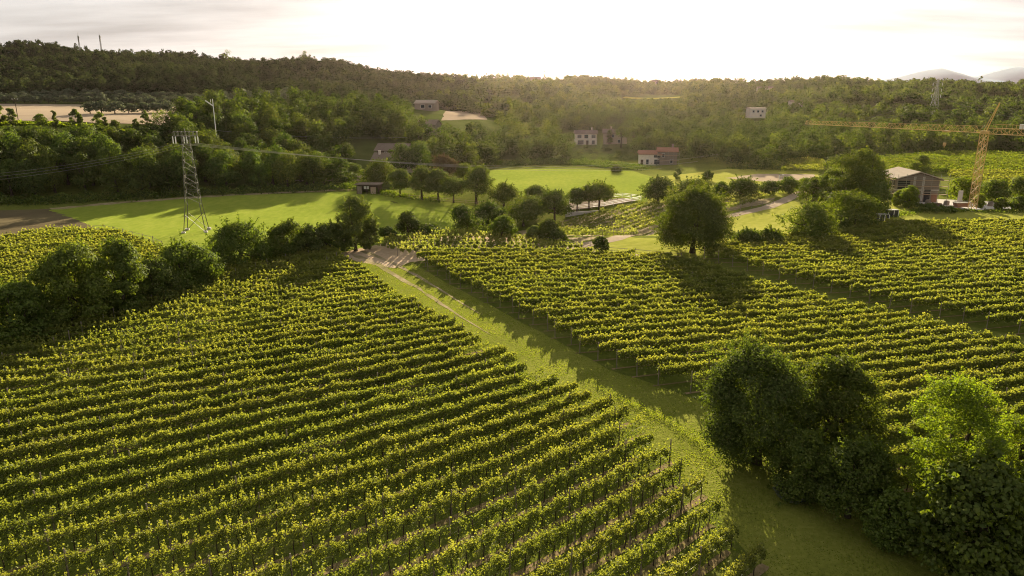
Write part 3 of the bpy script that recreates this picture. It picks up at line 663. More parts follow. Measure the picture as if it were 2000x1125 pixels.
def shrink(p):
    if not hides(*p[:4]): return p
    q = (p[0], p[1], rw.uniform(1.6, 2.6), rw.uniform(3.5, 5)) + tuple(p[4:])
    return None if hides(*q[:4]) else q
pts = [q for q in (shrink(p) for p in pts if not is_clear(p[0], p[1])) if q]
far = [q for q in (shrink(p) for p in far if not is_clear(p[0], p[1]) and abs(p[0]) < .76 * p[1] + 25) if q]
# prototypes
PROT = []
for k in range(7):
    rs = np.random.default_rng(900 + k)
    sty = ['round', 'dome', 'round', 'column', 'dome', 'round', 'round'][k]
    q, t, cs = crown(rs, 3000, 8, 10, 1.0, .52, 20, sty, .8, 1.15)
    PROT.append((quads_mesh('crown', q, M['wood_leaf'], t), trunk_mesh(rs, 8, 10, 1.2, cs, fork=3)))
def size_px(p): return p[2] * p[3] / (p[1] ** 2)
pts.sort(key=size_px, reverse=True)
N_SINGLE = 215
WHERE = {'slope': 'the wooded slope behind the green field', 'knoll': 'the wooded knoll above the brown roofs', 'dell': 'the wood behind the upper green field',
         'belt': 'the tree belt behind the crane', 'villa': 'the grove around the two villas'}
single = [p for p in pts[:N_SINGLE]]
for p in pts[N_SINGLE:]: far.append(p[:4])
tiers = {}
for p in single:
    u, v = pix(p[0], p[1], Z(p[0], p[1])); tiers.setdefault((p[4], int(v // 14)), []).append((u, p))
order = {}
for tg in WHERE: 
    for i, k in enumerate(sorted([k for k in tiers if k[0] == tg], key=lambda k: -k[1])): order[k] = i + 1
for key, lst in tiers.items():
    lst.sort(key=lambda a: a[0])
    for j, (u, p) in enumerate(lst):
        k = random.randrange(7)
        z = Z(p[0], p[1])
        e = empty('woodland_tree', (p[0], p[1], z), rw.uniform(0, 6.28)); e.scale = (p[3] / 8, p[3] / 8, p[2] / 10)
        link('trunk', PROT[k][1], e); link('crown', PROT[k][0], e)
        tone = 'tall' if p[2] > 11.3 else 'broad' if p[3] > 8.6 else 'slim' if p[3] < 7.2 else 'rounded'
        tag(e, '%s tree in %s, %s tier up, %s from left' % (tone, WHERE[key[0]], ordinal(order[key]), ordinal(j + 1)), 'tree', 'trees in ' + WHERE[key[0]])
LOW = []
for k in range(8):
    rs = np.random.default_rng(700 + k)
    q, t, cs = crown(rs, 190, 8, 10, .4, 1.55, 7, ['round', 'dome', 'dome', 'column'][k % 4], .95, 1.3)
    q2, t2, _ = crown(np.random.default_rng(720 + k), 420, 8, 10, .5, .95, 10, ['round', 'dome', 'dome', 'dome'][k % 4], .9, 1.25)
    LOW.append((q, t, q2, t2))
far = np.array(far)
def mass(name, sel, label, cat, mat='wood_leaf'):
    vs, ts = [], []
    kk = rw.integers(0, 8, len(sel))
    for k in range(8):
        for near in (True, False):
            s = sel[(kk == k) & ((sel[:, 1] < 430) == near)]
            if not len(s): continue
            q, t = (LOW[k][2], LOW[k][3]) if near else (LOW[k][0], LOW[k][1])
            a = rw.uniform(0, 6.28, len(s)); co, si = np.cos(a)[:, None], np.sin(a)[:, None]
            x = (q[None, :, 0] * co - q[None, :, 1] * si) * (s[:, 3] / 8)[:, None] + s[:, 0][:, None]
            y = (q[None, :, 0] * si + q[None, :, 1] * co) * (s[:, 3] / 8)[:, None] + s[:, 1][:, None]
            zz = Z(s[:, 0], s[:, 1])
            z = q[None, :, 2] * (s[:, 2] / 10)[:, None] + zz[:, None]
            vs.append(np.stack([x, y, z], -1).reshape(-1, 3))
            patch = .5 + .5 * np.sin(s[:, 0] * .031 + 1.7 * np.sin(s[:, 1] * .023)) * np.sin(s[:, 1] * .037 + 1.1)
            ts.append(np.clip(t[None] * .55 + (rw.uniform(-.15, .35, len(s)) + .6 * (patch - .5))[:, None], 0, 1).ravel())
    o = link(name, quads_mesh(name, np.concatenate(vs), M[mat], np.concatenate(ts)))
    tag(o, label, cat, kind='stuff')
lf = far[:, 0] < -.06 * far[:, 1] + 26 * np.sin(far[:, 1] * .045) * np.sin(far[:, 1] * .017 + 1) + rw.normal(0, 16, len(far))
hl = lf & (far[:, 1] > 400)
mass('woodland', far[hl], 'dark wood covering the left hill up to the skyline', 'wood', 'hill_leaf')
mass('woodland', far[lf & ~hl], 'wood packed behind the front trees of slope and knoll', 'wood')
mass('woodland', far[~lf & (far[:, 0] < .35 * far[:, 1])], 'hazy scattered wood on the middle hill below the bright sky', 'wood')
mass('woodland', far[~lf & (far[:, 0] >= .35 * far[:, 1])], 'green wood covering the right hill behind the crane', 'wood')
print('woods', len(pts), len(far))

# slope undergrowth along the wood's foot
def scrub(name, line, width, hgt, n, mat, leaf, label, cat):
    rs = np.random.default_rng(len(label)); p = np.array(densify(line, 1.0, 0, False)); k = rs.integers(0, len(p) - 1, n)
    xy = p[k] + (p[k + 1] - p[k]) * rs.random((n, 1)) + rs.normal(0, width / 2.6, (n, 2))
    hh = hgt * (.55 + .45 * np.sin(xy[:, 0] * .7) * np.sin(xy[:, 1] * .9 + 1)) 
    zz = rs.random(n) ** .6 * np.maximum(hh, .3)
    pos = np.stack([xy[:, 0], xy[:, 1], Z(xy[:, 0], xy[:, 1]) + zz], 1)
    nr = rdirs(rs, n) * .8 + np.array([0, -.1, .4]); nr /= np.linalg.norm(nr, axis=1)[:, None]
    o = link(name, quads_mesh(name, leaf_quads(rs, pos, nr, leaf * (.7 + .6 * rs.random(n))), mat, rs.random(n)))
    return tag(o, label, cat, kind='stuff')
scrub('undergrowth', [(-190,158),(-130,176),(-100,188),(-71,200),(-45,209)], 5, 2.4, 16000, M['wood_leaf'], .5, 'dark tangled undergrowth along the foot of the wooded slope', 'undergrowth')
scrub('undergrowth', [at(700,370),at(775,384),at(860,393)], 3, 1.4, 3000, M['mid'], .4, 'low green growth under the rail fence trees', 'undergrowth')
scrub('undergrowth', [at(1440,330),at(1530,330),at(1560,310),at(1690,297),at(2000,292)], 7, 2.6, 9000, M['wood_leaf'], .6, 'bushy growth at the foot of the tree belt behind the crane', 'undergrowth')
scrub('undergrowth', [at(1560,380),at(1640,395),at(1720,425),at(1800,412),at(1990,415)], 3, .9, 5000, M['mid'], .35, 'weedy growth round the building yard', 'undergrowth')
hg = scrub('hedge', [at(585,362), at(640,362), at(702,363)], 1.6, 2.2, 4200, M['dark'], .34, 'dark clipped hedge below the garden trees left of the open shed', 'hedge'); del hg['kind']
mz = at(1000,322), at(1080,318), at(1160,322), at(1235,330)
scrub('maize_crop', list(mz), 9, 2.0, 14000, M['maize'], .55, 'dark green maize standing behind the upper green field', 'crop')

# olive trees in rows on the far field
OL = []
for k in range(2):
    rs = np.random.default_rng(40 + k); q, t, cs = crown(rs, 420, 5, 4.2, .7, .75, 12, 'dome')
    OL.append((quads_mesh('crown', q, M['olive'], t), trunk_mesh(rs, 5, 4.2, .7, cs, fork=2)))
rows = [(lambda t: spot(-50 + 660 * t, 193 - 3 * t, 466)[:2], 'back'), (lambda t: spot(-50 + 650 * t, 198 - 4 * t, 452)[:2], 'middle'),
        (lambda t: spot(-50 + 640 * t, 204 - 6 * t, 438)[:2], 'near'), (lambda t: at(172 + 268 * t, 223 - 4 * t), 'front')]
for fn, nm in rows:
    n = int(math.dist(fn(0), fn(1)) / (5.0 if nm != 'front' else 5.4))
    for i in range(n):
        x, y = fn(i / n); x += rw.normal(0, .4); y += rw.normal(0, .7)
        e = empty('olive_tree', (x, y, Z(x, y)), rw.uniform(0, 6.28)); s = rw.uniform(.9, 1.25); e.scale = (s * 1.2, s * 1.2, s)
        k = random.randrange(2); link('trunk', OL[k][1], e); link('crown', OL[k][0], e)
        tag(e, 'grey-green olive in the %s row by the stubble field, %s from left' % (nm, ordinal(i + 1)), 'olive tree', 'olive trees in rows at the hill foot')
# small trees along the terrace rim
RIMT = [(0,236,20,205),(25,238,16,211),(82,243,26,222),(108,243,12,216),(146,244,20,213),(158,245,12,222),(190,246,22,219),(206,247,10,229),(228,250,22,234),(268,251,16,232),(287,252,22,216),(318,256,48,215),(345,262,40,222),(372,270,30,222),(396,272,20,240)]
for i, (u, vb, wp, vt) in enumerate(RIMT):
    x, y, _ = spot(u, vb, 233); z = Z(x, y); h = max(3.0, CAM_H + ray(u, vt)[2] * y / ray(u, vt)[1] - z); w = wp * 233 / FPX
    t = tree_obj('rim_tree', (x, y, z), w, h, M['light' if i in (1, 3, 4, 11, 10) else 'mid'], 'column' if wp < 20 else 'round', 1400, .45, .1, 18, 300 + i, 3)
    tag(t, 'small tree on the sunlit rim of the wooded slope, %s from left' % ordinal(i + 1), 'tree', 'small trees on the slope rim')

# ------------------------------------------------------------------ vines
POST = MB().bar((0, 0, -.3), (0, 0, 1.0), .055, 6, .05).bar((0, 0, .999), (0, 0, 2.0), .05, 6, .045).mesh('post', M['post'])
def stem_mesh(seed):
    rs = np.random.default_rng(seed); p = [(0, 0, -.1)]
    for k in range(1, 5): p.append((p[-1][0] + rs.normal(0, .03), p[-1][1] + rs.normal(0, .03), .28 * k))
    return MB().tube(p, [.05, .04, .038, .035, .03], 5).mesh('stem', M['bark'], True)
STEMS = [stem_mesh(s) for s in range(4)]
STRIP = []
def smooth_noise(s, per, rs):
    n = int(s.max() / per) + 4; v = rs.random(n); i = (s / per).astype(int); f = s / per - i; f = f * f * (3 - 2 * f)
    return v[i] * (1 - f) + v[i + 1] * f
def trace(p0, th, poly, step=1.0, maxn=260):
    def go(sgn):
        p = np.array(p0, float); o = []
        for _ in range(maxn):
            a = th(p[0], p[1]); p = p + sgn * step * np.array([math.cos(a), math.sin(a)]); o.append(p.copy())
        return o
    line = np.array(go(-1)[::-1] + [np.array(p0, float)] + go(1))
    k = inside(poly, line[:, 0], line[:, 1]); runs = []; i = 0
    while i < len(k):
        if k[i]:
            j = i
            while j < len(k) and k[j]: j += 1
            if j - i >= 4: runs.append(line[i:j])
            i = j
        else: i += 1
    return runs
def vine_row(line, label, group, rs, style, mat, dens=1.0, strip=True, name='vine_row'):
    hs = .8 if mat is M['vine_young'] else 1.0
    base = (line[0][0], line[0][1], Z(*line[0]))
    root = tag(empty(name, base), label, 'vine row', group)
    seg = np.diff(line, axis=0); ln = np.linalg.norm(seg, axis=1); S = np.concatenate([[0], np.cumsum(ln)]); Ltot = S[-1]
    dist = np.array([depth(x, y) for x, y in line])
    dens_l = np.interp(dist, [30, 45, 60, 80, 110, 150, 250], [900, 760, 470, 270, 165, 85, 30]) * dens
    leaf_l = np.interp(dist, [30, 45, 60, 80, 110, 150, 250], [.12, .13, .16, .215, .28, .37, .6])
    sparse = style(line[:, 0], line[:, 1])                       # 0 full hedge .. 1 single bushes, shoots
    n = int((dens_l[:-1] * ln).sum())
    cum = np.concatenate([[0], np.cumsum(dens_l[:-1] * ln)])
    s = np.interp(rs.random(n) * cum[-1], cum, S)
    sp = np.interp(s, S, sparse); lf = np.interp(s, S, leaf_l)
    ph = smooth_noise(s, 1.05, rs); ph2 = smooth_noise(s, 3.3, rs); ph3 = smooth_noise(s, 11.0, rs)
    plant = .5 + .5 * np.cos(2 * math.pi * s / 1.15 + 2 * ph2)
    body = 1 - sp * (1 - plant) * 1.0
    keep = rs.random(n) < np.clip(body * (.65 + .8 * ph) * (1.1 - sp * .35), 0, 1)
    keep &= ~((ph3 < .10) & (rs.random(n) < .75))
    s, sp, lf, ph, ph2, plant = (a[keep] for a in (s, sp, lf, ph, ph2, plant)); n = len(s)
    top = 1.58 + .42 * ph + .12 * (ph2 - .5) - .12 * sp; bot = .62 + .30 * ph2 + .28 * sp * (1 - plant)
    half = (.30 + .20 * ph) * (1 - .25 * sp)
    a = rs.uniform(-.35, math.pi + .35, n); rr = np.sqrt(rs.uniform(.25, 1, n))
    zc = (top + bot) / 2; zr = (top - bot) / 2
    off = np.cos(a) * half * rr; zz = zc + np.sin(a) * zr * rr
    low = rs.random(n) < .3; zz = np.where(low, rs.uniform(0, 1, n) * (top - bot) + bot, zz); off = np.where(low, rs.choice([-1, 1], n) * half * (.7 + .3 * rs.random(n)), off)
    sh = rs.random(n) < (.03 + .09 * sp); shh = rs.random(n) ** 1.4
    zz = np.where(sh, top + shh * (.15 + .30 * ph + .25 * sp), zz); off = np.where(sh, rs.normal(0, .14, n) + shh * rs.choice([-1, 1], n) * .18, off)
    snap = np.round(s * 1.7) / 1.7 + .12 * np.sin(s * 40)
    s = np.where(sh, np.clip(snap, 0, Ltot), s)
    x = np.interp(s, S, line[:, 0]); y = np.interp(s, S, line[:, 1])
    tx = np.interp(s, S, np.gradient(line[:, 0])); ty = np.interp(s, S, np.gradient(line[:, 1])); tl = np.hypot(tx, ty); tx /= tl; ty /= tl
    pos = np.stack([x - ty * off, y + tx * off, Z(x, y) + zz * hs], 1) - np.array(base)
    nr = rdirs(rs, n) * .8 + np.stack([-ty * np.sign(off) * .5, tx * np.sign(off) * .5, np.full(n, .35)], 1); nr /= np.linalg.norm(nr, axis=1)[:, None]
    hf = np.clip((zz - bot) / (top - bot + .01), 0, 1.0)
    tint = np.clip((.26 + .46 * hf ** 2.2 + .34 * (ph2 - .5)) + .16 * (rs.random(n) - .5), 0, 1)  # paler young tops; lit tops and shaded sides are put into the tint too
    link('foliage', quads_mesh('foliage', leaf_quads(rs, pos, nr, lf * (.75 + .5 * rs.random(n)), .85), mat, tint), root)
    dm = dist.min()
    if dm < 125:                                                 # posts one can see at this distance
        stepp = 5.2 if dm < 70 else 10.4
        cnt = 0
        for q in np.arange(0, Ltot + .01, stepp):
            px_, py_ = np.interp(q, S, line[:, 0]), np.interp(q, S, line[:, 1])
            if depth(px_, py_) > 120 or cnt > 60: continue
            o = link('post', POST, root, (px_ - base[0], py_ - base[1], Z(px_, py_) - base[2]))
            o.rotation_euler = (rs.normal(0, .03), rs.normal(0, .03), 0); o.scale = (1, 1, rs.uniform(.95, 1.08)); cnt += 1
    if dm < 52:
        cnt = 0
        for q in np.arange(.6, Ltot, 1.15):
            px_, py_ = np.interp(q, S, line[:, 0]), np.interp(q, S, line[:, 1]); u, v = pix(px_, py_, 0)
            if depth(px_, py_) > 56 or not (-40 < u < 2040) or v > 1210 or cnt > 95: continue
            o = link('stem', STEMS[int(rs.integers(4))], root, (px_ - base[0], py_ - base[1], Z(px_, py_) - base[2])); o.rotation_euler = (0, 0, rs.uniform(0, 6.28)); cnt += 1
    if dm < 70:
        for hz in (.85, 1.45):
            mb = MB(); mb.tube([(p[0] - base[0], p[1] - base[1], Z(*p) + hz - base[2]) for p in line[::3]] + [(line[-1][0] - base[0], line[-1][1] - base[1], Z(*line[-1]) + hz - base[2])], .008, 3)
            mb.build('wire', M['wire'], root)
    if strip: STRIP.append((line, group != 'rows of the front left vineyard'))
    return root
def block(poly, seed_a, seed_b, spacing, th, style, mat, labeler, group, seed, dens=1.0, strip=True, name='vine_row'):
    rs = np.random.default_rng(seed); a = np.array(seed_a); b = np.array(seed_b); d = b - a; Lg = np.linalg.norm(d); d /= Lg
    q = 0.0; k = 0; rows_ = []
    while q < Lg:
        p = a + d * q; an = th(p[0], p[1]); c = abs(d[0] * -math.sin(an) + d[1] * math.cos(an))
        rows_ += trace(p, th, poly); q += spacing / max(c, .3)
    for k, line in enumerate(rows_):
        vine_row(line, labeler(k, len(rows_)), group, rs, style, mat, dens, strip, name)
    return rows_
def th_left(x, y): return R(min(46, max(22, 42 + .27 * (x - 9) - .17 * (y - 40))))
def th_right(x, y): return R(min(20, max(1, 14 - .25 * (y - 70) + .05 * (x - 10))))
def st_left(x, y):
    a = sst(52, 34, y - .35 * x - 6) * .95                       # thin bushes at the near right corner
    b = sst(-16, -40, x) * sst(52, 72, y + .15 * (x + 40)) * .7  # unkempt far left part
    return np.maximum(a, b)
def lab_left(k, n): return 'leafy vine row of front left vineyard, %s back from bottom right corner' % ordinal(k + 1)
def lab_right(k, n): return 'vine row in vineyard right of the lane, %s from bottom right' % ordinal(k + 1)
def lab_far(k, n): return 'vine row in far right vineyard beyond dark gap, %s from front' % ordinal(k + 1)
pa = at(1560,1215); pb = at(650,497)
edge_g = [at(*p) for p in LEFT_EDGE]
rL = block(B_LEFT, at(1480,1230), (pb[0] - 1.5, pb[1] + 1), 2.2, th_left, st_left, M['vine'], lab_left, 'rows of the front left vineyard', 21)
rL2 = []
full = lambda x, y: np.zeros_like(x) + .12
rR = block(B_RIGHT, at(1990,1150), at(1060,505), 2.4, th_right, full, M['vine'], lab_right, 'rows of the vineyard right of the lane', 22)
rF = block(B_FAR, at(2090,700), at(1700,446), 2.4, th_right, full, M['vine'], lab_far, 'rows of the far right vineyard', 23)
rT = block(B_TOPL, at(-40,655), at(110,455), 2.6, lambda x, y: R(24), lambda x, y: np.zeros_like(x) + .55, M['vine'],
           lambda k, n: 'vine row of the small vineyard beyond the hedgerow at left, %s from the front' % ordinal(k + 1), 'rows of the vineyard beyond the hedgerow', 24, 1.0)
sparse1 = lambda x, y: np.zeros_like(x) + 1.0
rY = block(B_YOUNG, at(880,515), at(905,455), 2.5, lambda x, y: R(3), sparse1, M['vine_young'],
           lambda k, n: 'thin young vine row on the sandy rise, %s from the front' % ordinal(k + 1), 'young vine rows on the sandy rise', 25, 2.0, False)
rM = block(B_MID, at(1200,480), at(1230,395), 2.6, lambda x, y: math.atan2(at(1515,388)[1] - at(1130,470)[1], at(1515,388)[0] - at(1130,470)[0]), sparse1, M['vine_young'],
           lambda k, n: 'young vine row beside the gravel road, %s from the road' % ordinal(k + 1), 'young vine rows beside the gravel road', 26, .9, False)
B_FR = gpoly((1850,352),(1850,341),(2060,341),(2060,380),(1960,378))
rG = block(B_FR, at(1960,378), at(1960,341), 3.0, lambda x, y: R(2), full, M['vine'],
           lambda k, n: 'sunlit far vine row behind the crane, %s from the front' % ordinal(k + 1), 'sunlit vine rows behind the crane', 27, 1.0, False)
B_FR3 = gpoly((1700,345),(1712,312),(1830,302),(2060,302),(2060,340),(1850,340))
rG3 = block(B_FR3, at(1960,340), at(1960,303), 3.0, lambda x, y: R(2), full, M['mid'],  # darker leaf colour stands in for the tree belt's shadow on these rows
           lambda k, n: 'dark green far vine row below the tree belt, %s from the front' % ordinal(k + 1), 'dark vine rows below the tree belt', 29, 1.0, False)
B_FR2 = gpoly((1525,338),(1535,316),(1612,318),(1612,338))
rH = block(B_FR2, at(1570,339), at(1570,317), 3.2, lambda x, y: R(2), full, M['vine'],
           lambda k, n: 'short far vine row left of the poplars, %s from the front' % ordinal(k + 1), 'vine rows left of the poplars', 28, 1.0, False)
rimline = [spot(u, v, 233)[:2] for u, v in ((-120,240),(0,241),(110,244),(220,248),(330,254))]
for j in range(2):
    ln_ = np.array(densify([(x, y + 2.6 * j) for x, y in rimline], 1.0, 0, False))
    vine_row(ln_, ['front', 'rear'][j] + ' sunlit hedge of vines along the rim above the dark wood', 'vine rows on the slope rim', np.random.default_rng(60 + j), full, M['bright'], 1.6, False)
print('rows', len(rL), len(rR), len(rF), len(rT), len(rY), len(rM), len(rG), len(rH))
# dry strip of soil under each row
vs = []; fs = []
for line, narrow in STRIP:
    line = line[::2] if len(line) > 6 else line
    t = np.gradient(line, axis=0); t /= np.linalg.norm(t, axis=1)[:, None]; nr = np.stack([-t[:, 1], t[:, 0]], 1)
    ext = np.vstack([line[0] - t[0] * .5, line, line[-1] + t[-1] * .4]); nr = np.vstack([nr[0], nr, nr[-1]])
    w = .26 * (1 + RS.normal(0, .25, (len(ext), 1))); w = np.clip(w, .1, .5) * (.55 if narrow else 1)
    b = len(vs)
    for p in np.vstack([ext + nr * w, ext - nr * w]): vs.append((p[0], p[1], Z(p[0], p[1]) + .045))
    m_ = len(ext); fs += [(b + m_ + i, b + m_ + i + 1, b + i + 1, b + i) for i in range(m_ - 1)]
sm = bpy.data.meshes.new('soil_strip'); sm.from_pydata(vs, [], fs); sm.update(); sm.materials.append(M['strip'])
tag(link('soil_strip', sm), kind='structure')

# grass blades on the lane and meadow edge
def blades(name, poly, n, hgt, label, mat, wt=None):
    rs = np.random.default_rng(n); a = np.array(poly); lo, hi = a.min(0), a.max(0)
    x = rs.uniform(lo[0], hi[0], n * 3); y = rs.uniform(lo[1], hi[1], n * 3); k = inside(poly, x, y); x, y = x[k][:n], y[k][:n]; n = len(x)
    nz = np.sin(x * .9 + np.sin(y * .5)) * np.sin(y * .8 + np.sin(x * .37) * 2); h = hgt * (.5 + .35 * nz + .5 * rs.random(n))
    a_ = rs.uniform(0, 6.28, n); c, s = np.cos(a_), np.sin(a_); wd = .03 + .03 * rs.random(n); z = Z(x, y)
    lx, ly = rs.normal(0, .35, n) * h, rs.normal(0, .35, n) * h
    q = np.stack([np.stack([x - c * wd, y - s * wd, z], 1), np.stack([x + c * wd, y + s * wd, z], 1),
                  np.stack([x + c * wd * .3 + lx, y + s * wd * .3 + ly, z + h], 1), np.stack([x - c * wd * .3 + lx, y - s * wd * .3 + ly, z + h], 1)], 1).reshape(-1, 3)
    return tag(link(name, quads_mesh(name, q, mat, np.clip(rs.random(n) * .7 + .3 * nz, 0, 1))), label, 'grass', kind='stuff')
LANE = gpoly((665,500),(760,520),(802,512),(860,545),(925,580),(1060,650),(1185,720),(1330,770),(1390,792),(1500,845),(1700,960),(1850,1060),(1960,1150),(1575,1230),(1490,1112),(1440,1060),(1377,966),(1340,938),(1278,876),(1225,817),(1095,762),(1000,715),(922,673),(884,645),(782,588),(700,528))
blades('grass', LANE, 100000, .06, 'short mown grass of the lane between the vineyards', M['grass_blade'])
scrub('grass', [at(*p) for p in ((1160,752),(1230,790),(1300,822),(1360,862),(1395,905))], 0.8, .16, 1600, M['grass_blade'], .09, 'longer bright grass along the crown of the lane', 'grass')
blades('grass', B_LEFT, 110000, .12, 'rough grass between the front left vine rows', M['grass_blade'])

exec_objects = True
# ------------------------------------------------------------------ lattice structures
def lattice(mb, a, b, w0, w1, n, r, up=(0, 0, 1), tri=False):
    a = Vector(a); b = Vector(b); ax = (b - a).normalized(); s = ax.cross(Vector(up))
    if s.length < 1e-4: s = Vector((1, 0, 0))
    s.normalize(); t = s.cross(ax).normalized()
    cs = ((-1, -1), (1, -1), (1, 1), (-1, 1)) if not tri else ((-1, -1), (1, -1), (0, 1))
    ring = lambda f: [a + (b - a) * f + (s * i + t * j) * ((w0 + (w1 - w0) * f) / 2) for i, j in cs]
    fr = [ring(k / n) for k in range(n + 1)]; m = len(cs)
    for i in range(m): mb.bar(fr[0][i], fr[-1][i], r)
    for k in range(n):
        for i in range(m):
            j = (i + 1) % m
            mb.bar(fr[k + 1][i], fr[k + 1][j], r * .55)
            if k % 2: mb.bar(fr[k][i], fr[k + 1][j], r * .6)
            else: mb.bar(fr[k][j], fr[k + 1][i], r * .6)
    return fr
# near pylon
px0 = at(384,452); pz = Z(*px0)
pyl = tag(empty('lattice_pylon', (px0[0], px0[1], pz), R(14)), 'steel lattice pylon with three white insulators standing in the green field', 'pylon')
mb = MB()
fr = lattice(mb, (0, 0, 5.2), (0, 0, 18.6), 2.7, 1.25, 9, .055)
mb.build('tower', M['rust'], pyl)
for i, j in ((-1, -1), (1, -1), (1, 1), (-1, 1)):
    top = Vector((i * 1.35, j * 1.35, 5.2)); ft = Vector((i * 2.05, j * 2.05, 0))
    lg = MB().bar(ft, top, .075); lg.bar(ft.lerp(top, .02), Vector((-i * 1.5, j * 1.5, 3.6)), .045); lg.bar(ft.lerp(top, .5), Vector((i * 1.6, 0, 3.2)), .035)
    lg.build('leg', M['rust'], pyl)
    MB().box((i * 2.05, j * 2.05, .12), (.7, .7, .5)).build('footing', M['concrete'], pyl)
mb = MB()
for y in (-.55, .55): mb.bar((-2.1, y, 18.7), (2.1, y, 18.7), .06); mb.bar((-2.1, y, 19.5), (2.1, y, 19.5), .06)
for x in np.linspace(-2.1, 2.1, 7):
    mb.bar((x, -.55, 19.5), (x, .55, 19.5), .045)
    for y in (-.55, .55): mb.bar((x, y, 18.7), (x, y, 19.5), .035)
mb.bar((0, -.5, 18.5), (0, -.5, 20.1), .05)
mb.build('crossarm', M['rust'], pyl)
INS = MB()
for k in range(7): INS.bar((0, 0, -.2 - k * .17), (0, 0, -.31 - k * .17), .12, 8, .09)
INS.bar((0, 0, 0), (0, 0, -1.4), .05, 6)
ins = INS.mesh('insulator', M['insulator'])
for x in (-2.0, 0, 2.0):
    for dy_ in (-.12, .12): link('insulator', ins, pyl, (x + dy_ * 2, -.55, 18.7))
# far pylon
px1 = at(1821,237); p1z = Z(*px1)
py2 = tag(empty('lattice_pylon', (px1[0], px1[1], p1z), R(25)), 'tall far lattice pylon with three pairs of arms on the right hill', 'pylon')
mb = MB(); lattice(mb, (0, 0, 0), (0, 0, 15), 5.2, 1.7, 7, .13); lattice(mb, (0, 0, 15), (0, 0, 24.5), 1.7, .5, 6, .11); mb.build('tower', M['steel'], py2)
for z in (15.2, 18.6, 22.0):
    for s_ in (-1, 1):
        MB().bar((s_ * .6, 0, z), (s_ * 4.2, 0, z + .1), .11).bar((s_ * .5, 0, z + 1.3), (s_ * 4.2, 0, z + .15), .09).build('arm', M['steel'], py2)
        MB().bar((s_ * 4.1, 0, z), (s_ * 4.1, 0, z - 1.4), .2, 6).build('insulator', M['insulator'], py2)
# wires
def cable(name, a, b, sag, r, label, group, n=40):
    a = Vector(a); b = Vector(b)
    p = [a.lerp(b, t) + Vector((0, 0, -4 * sag * t * (1 - t))) for t in np.linspace(0, 1, n)]
    o = MB().tube([q - a for q in p], r, 4).build(name, M['wire'], None, loc=a)
    return tag(o, label, 'power line', group)
pm = pyl.matrix_basis
for k, (x, nm) in enumerate(((-2.0, 'left'), (0, 'middle'), (2.0, 'right'))):
    a = pm @ Vector((x, -.55, 17.3))
    b = Vector(spot(1640, 236 + 14 * k, 400))
    cable('power_line', a, b, 12.6 - .6 * k, .034, 'sagging wire running right from the %s insulator of the field pylon' % nm, 'wires right of the field pylon')
    c = Vector(spot(-260, 352 + 9 * k, 120))
    cable('power_line', a, c, 1.6, .017, 'wire running left from the %s insulator of the field pylon' % nm, 'wires left of the field pylon')
a = py2.matrix_basis @ Vector((-4.1, 0, 13.8))
cable('power_line', a, Vector(spot(1490, 262, 380)), 4, .03, 'thin wire falling left from the far pylon over the tree belt', None)
a2 = py2.matrix_basis @ Vector((4.1, 0, 13.8))
cable('power_line', a2, Vector(spot(2150, 250, 330)), 3, .03, 'thin wire falling right from the far pylon above the crane', None)
# poles
def pole(name, u, v, d, h, mat, arm, label, r=.13, white=None):
    x, y, _ = spot(u, v, d); z = Z(x, y)
    if h is None: h = CAM_H + ray(u, 193)[2] * y / ray(u, 193)[1] - z      # as tall as the white pole stands
    e = tag(empty(name, (x, y, z)), label, 'pole')
    MB().bar((0, 0, -.3), (0, 0, h), r, 8, r * .7).build('shaft', mat, e)
    arm(e, h)
    return e
def arm_t(e, h):
    MB().box((0, 0, h - .3), (2.0, .14, .14)).build('crossarm', M['timber'], e)
    for x in (-.85, 0, .85): MB().bar((x, 0, h - .2), (x, 0, h + .15), .07, 6).build('insulator', M['insulator'], e)
pole('utility_pole', 36, 237, 238, 8.6, M['timber'], arm_t, 'wooden utility pole with a short crossarm on the left slope rim')
def arm_y(e, h):
    MB().bar((0, 0, h - 2.2), (-2.4, 0, h - .5), .2, 6).build('bracket', M['white'], e)
    MB().bar((-.7, 0, h - 1.1), (-.7, 0, h - .1), .08, 6).build('insulator', M['insulator'], e)
pole('utility_pole', 419, 232, 231, None, M['white'], arm_y, 'white utility pole with a slanting bracket beside the stubble field', .15)
def arm_lamp(e, h):
    MB().bar((0, 0, h - .1), (.9, 0, h + .1), .05, 6).build('bracket', M['steel'], e)
    MB().box((1.0, 0, h + .1), (.6, .25, .14)).build('lamp_head', M['white'], e)
x_, y_ = at(1519,377); pole('lamp_pole', 1519, 377, depth(x_, y_), 4.9, M['white'], arm_lamp, 'white lamp pole beside the gravel road near the dark hedge', .13)
wp = spot(419, 232, 236); cable('power_line', (wp[0], wp[1], Z(*wp[:2]) + 7.4), Vector(spot(905, 262, 300)), 2.0, .03, 'single wire crossing the wood right of the white pole', None)
for u, h, nm in ((155, 22, 'shorter lattice antenna mast at the left on the hill crest'), (197, 25.5, 'taller antenna mast with small dishes on the hill crest')):
    x, y, _ = spot(u, 90, 700); z = Z(x, y) + 3
    e = tag(empty('antenna_mast', (x, y, z - 3)), nm, 'antenna mast')
    mb = MB(); lattice(mb, (0, 0, 0), (0, 0, h), 1.3, .6, 7, .12); mb.build('tower', M['rust'], e)
    for k in range(3): MB().box((.7 - .3 * k, -.3, h - 1.5 - 1.8 * k), (.9, .4, 1.6)).build('antenna_panel', M['rust'], e)
    MB().bar((0, 0, h), (0, 0, h + 3), .1).build('rod', M['rust'], e)

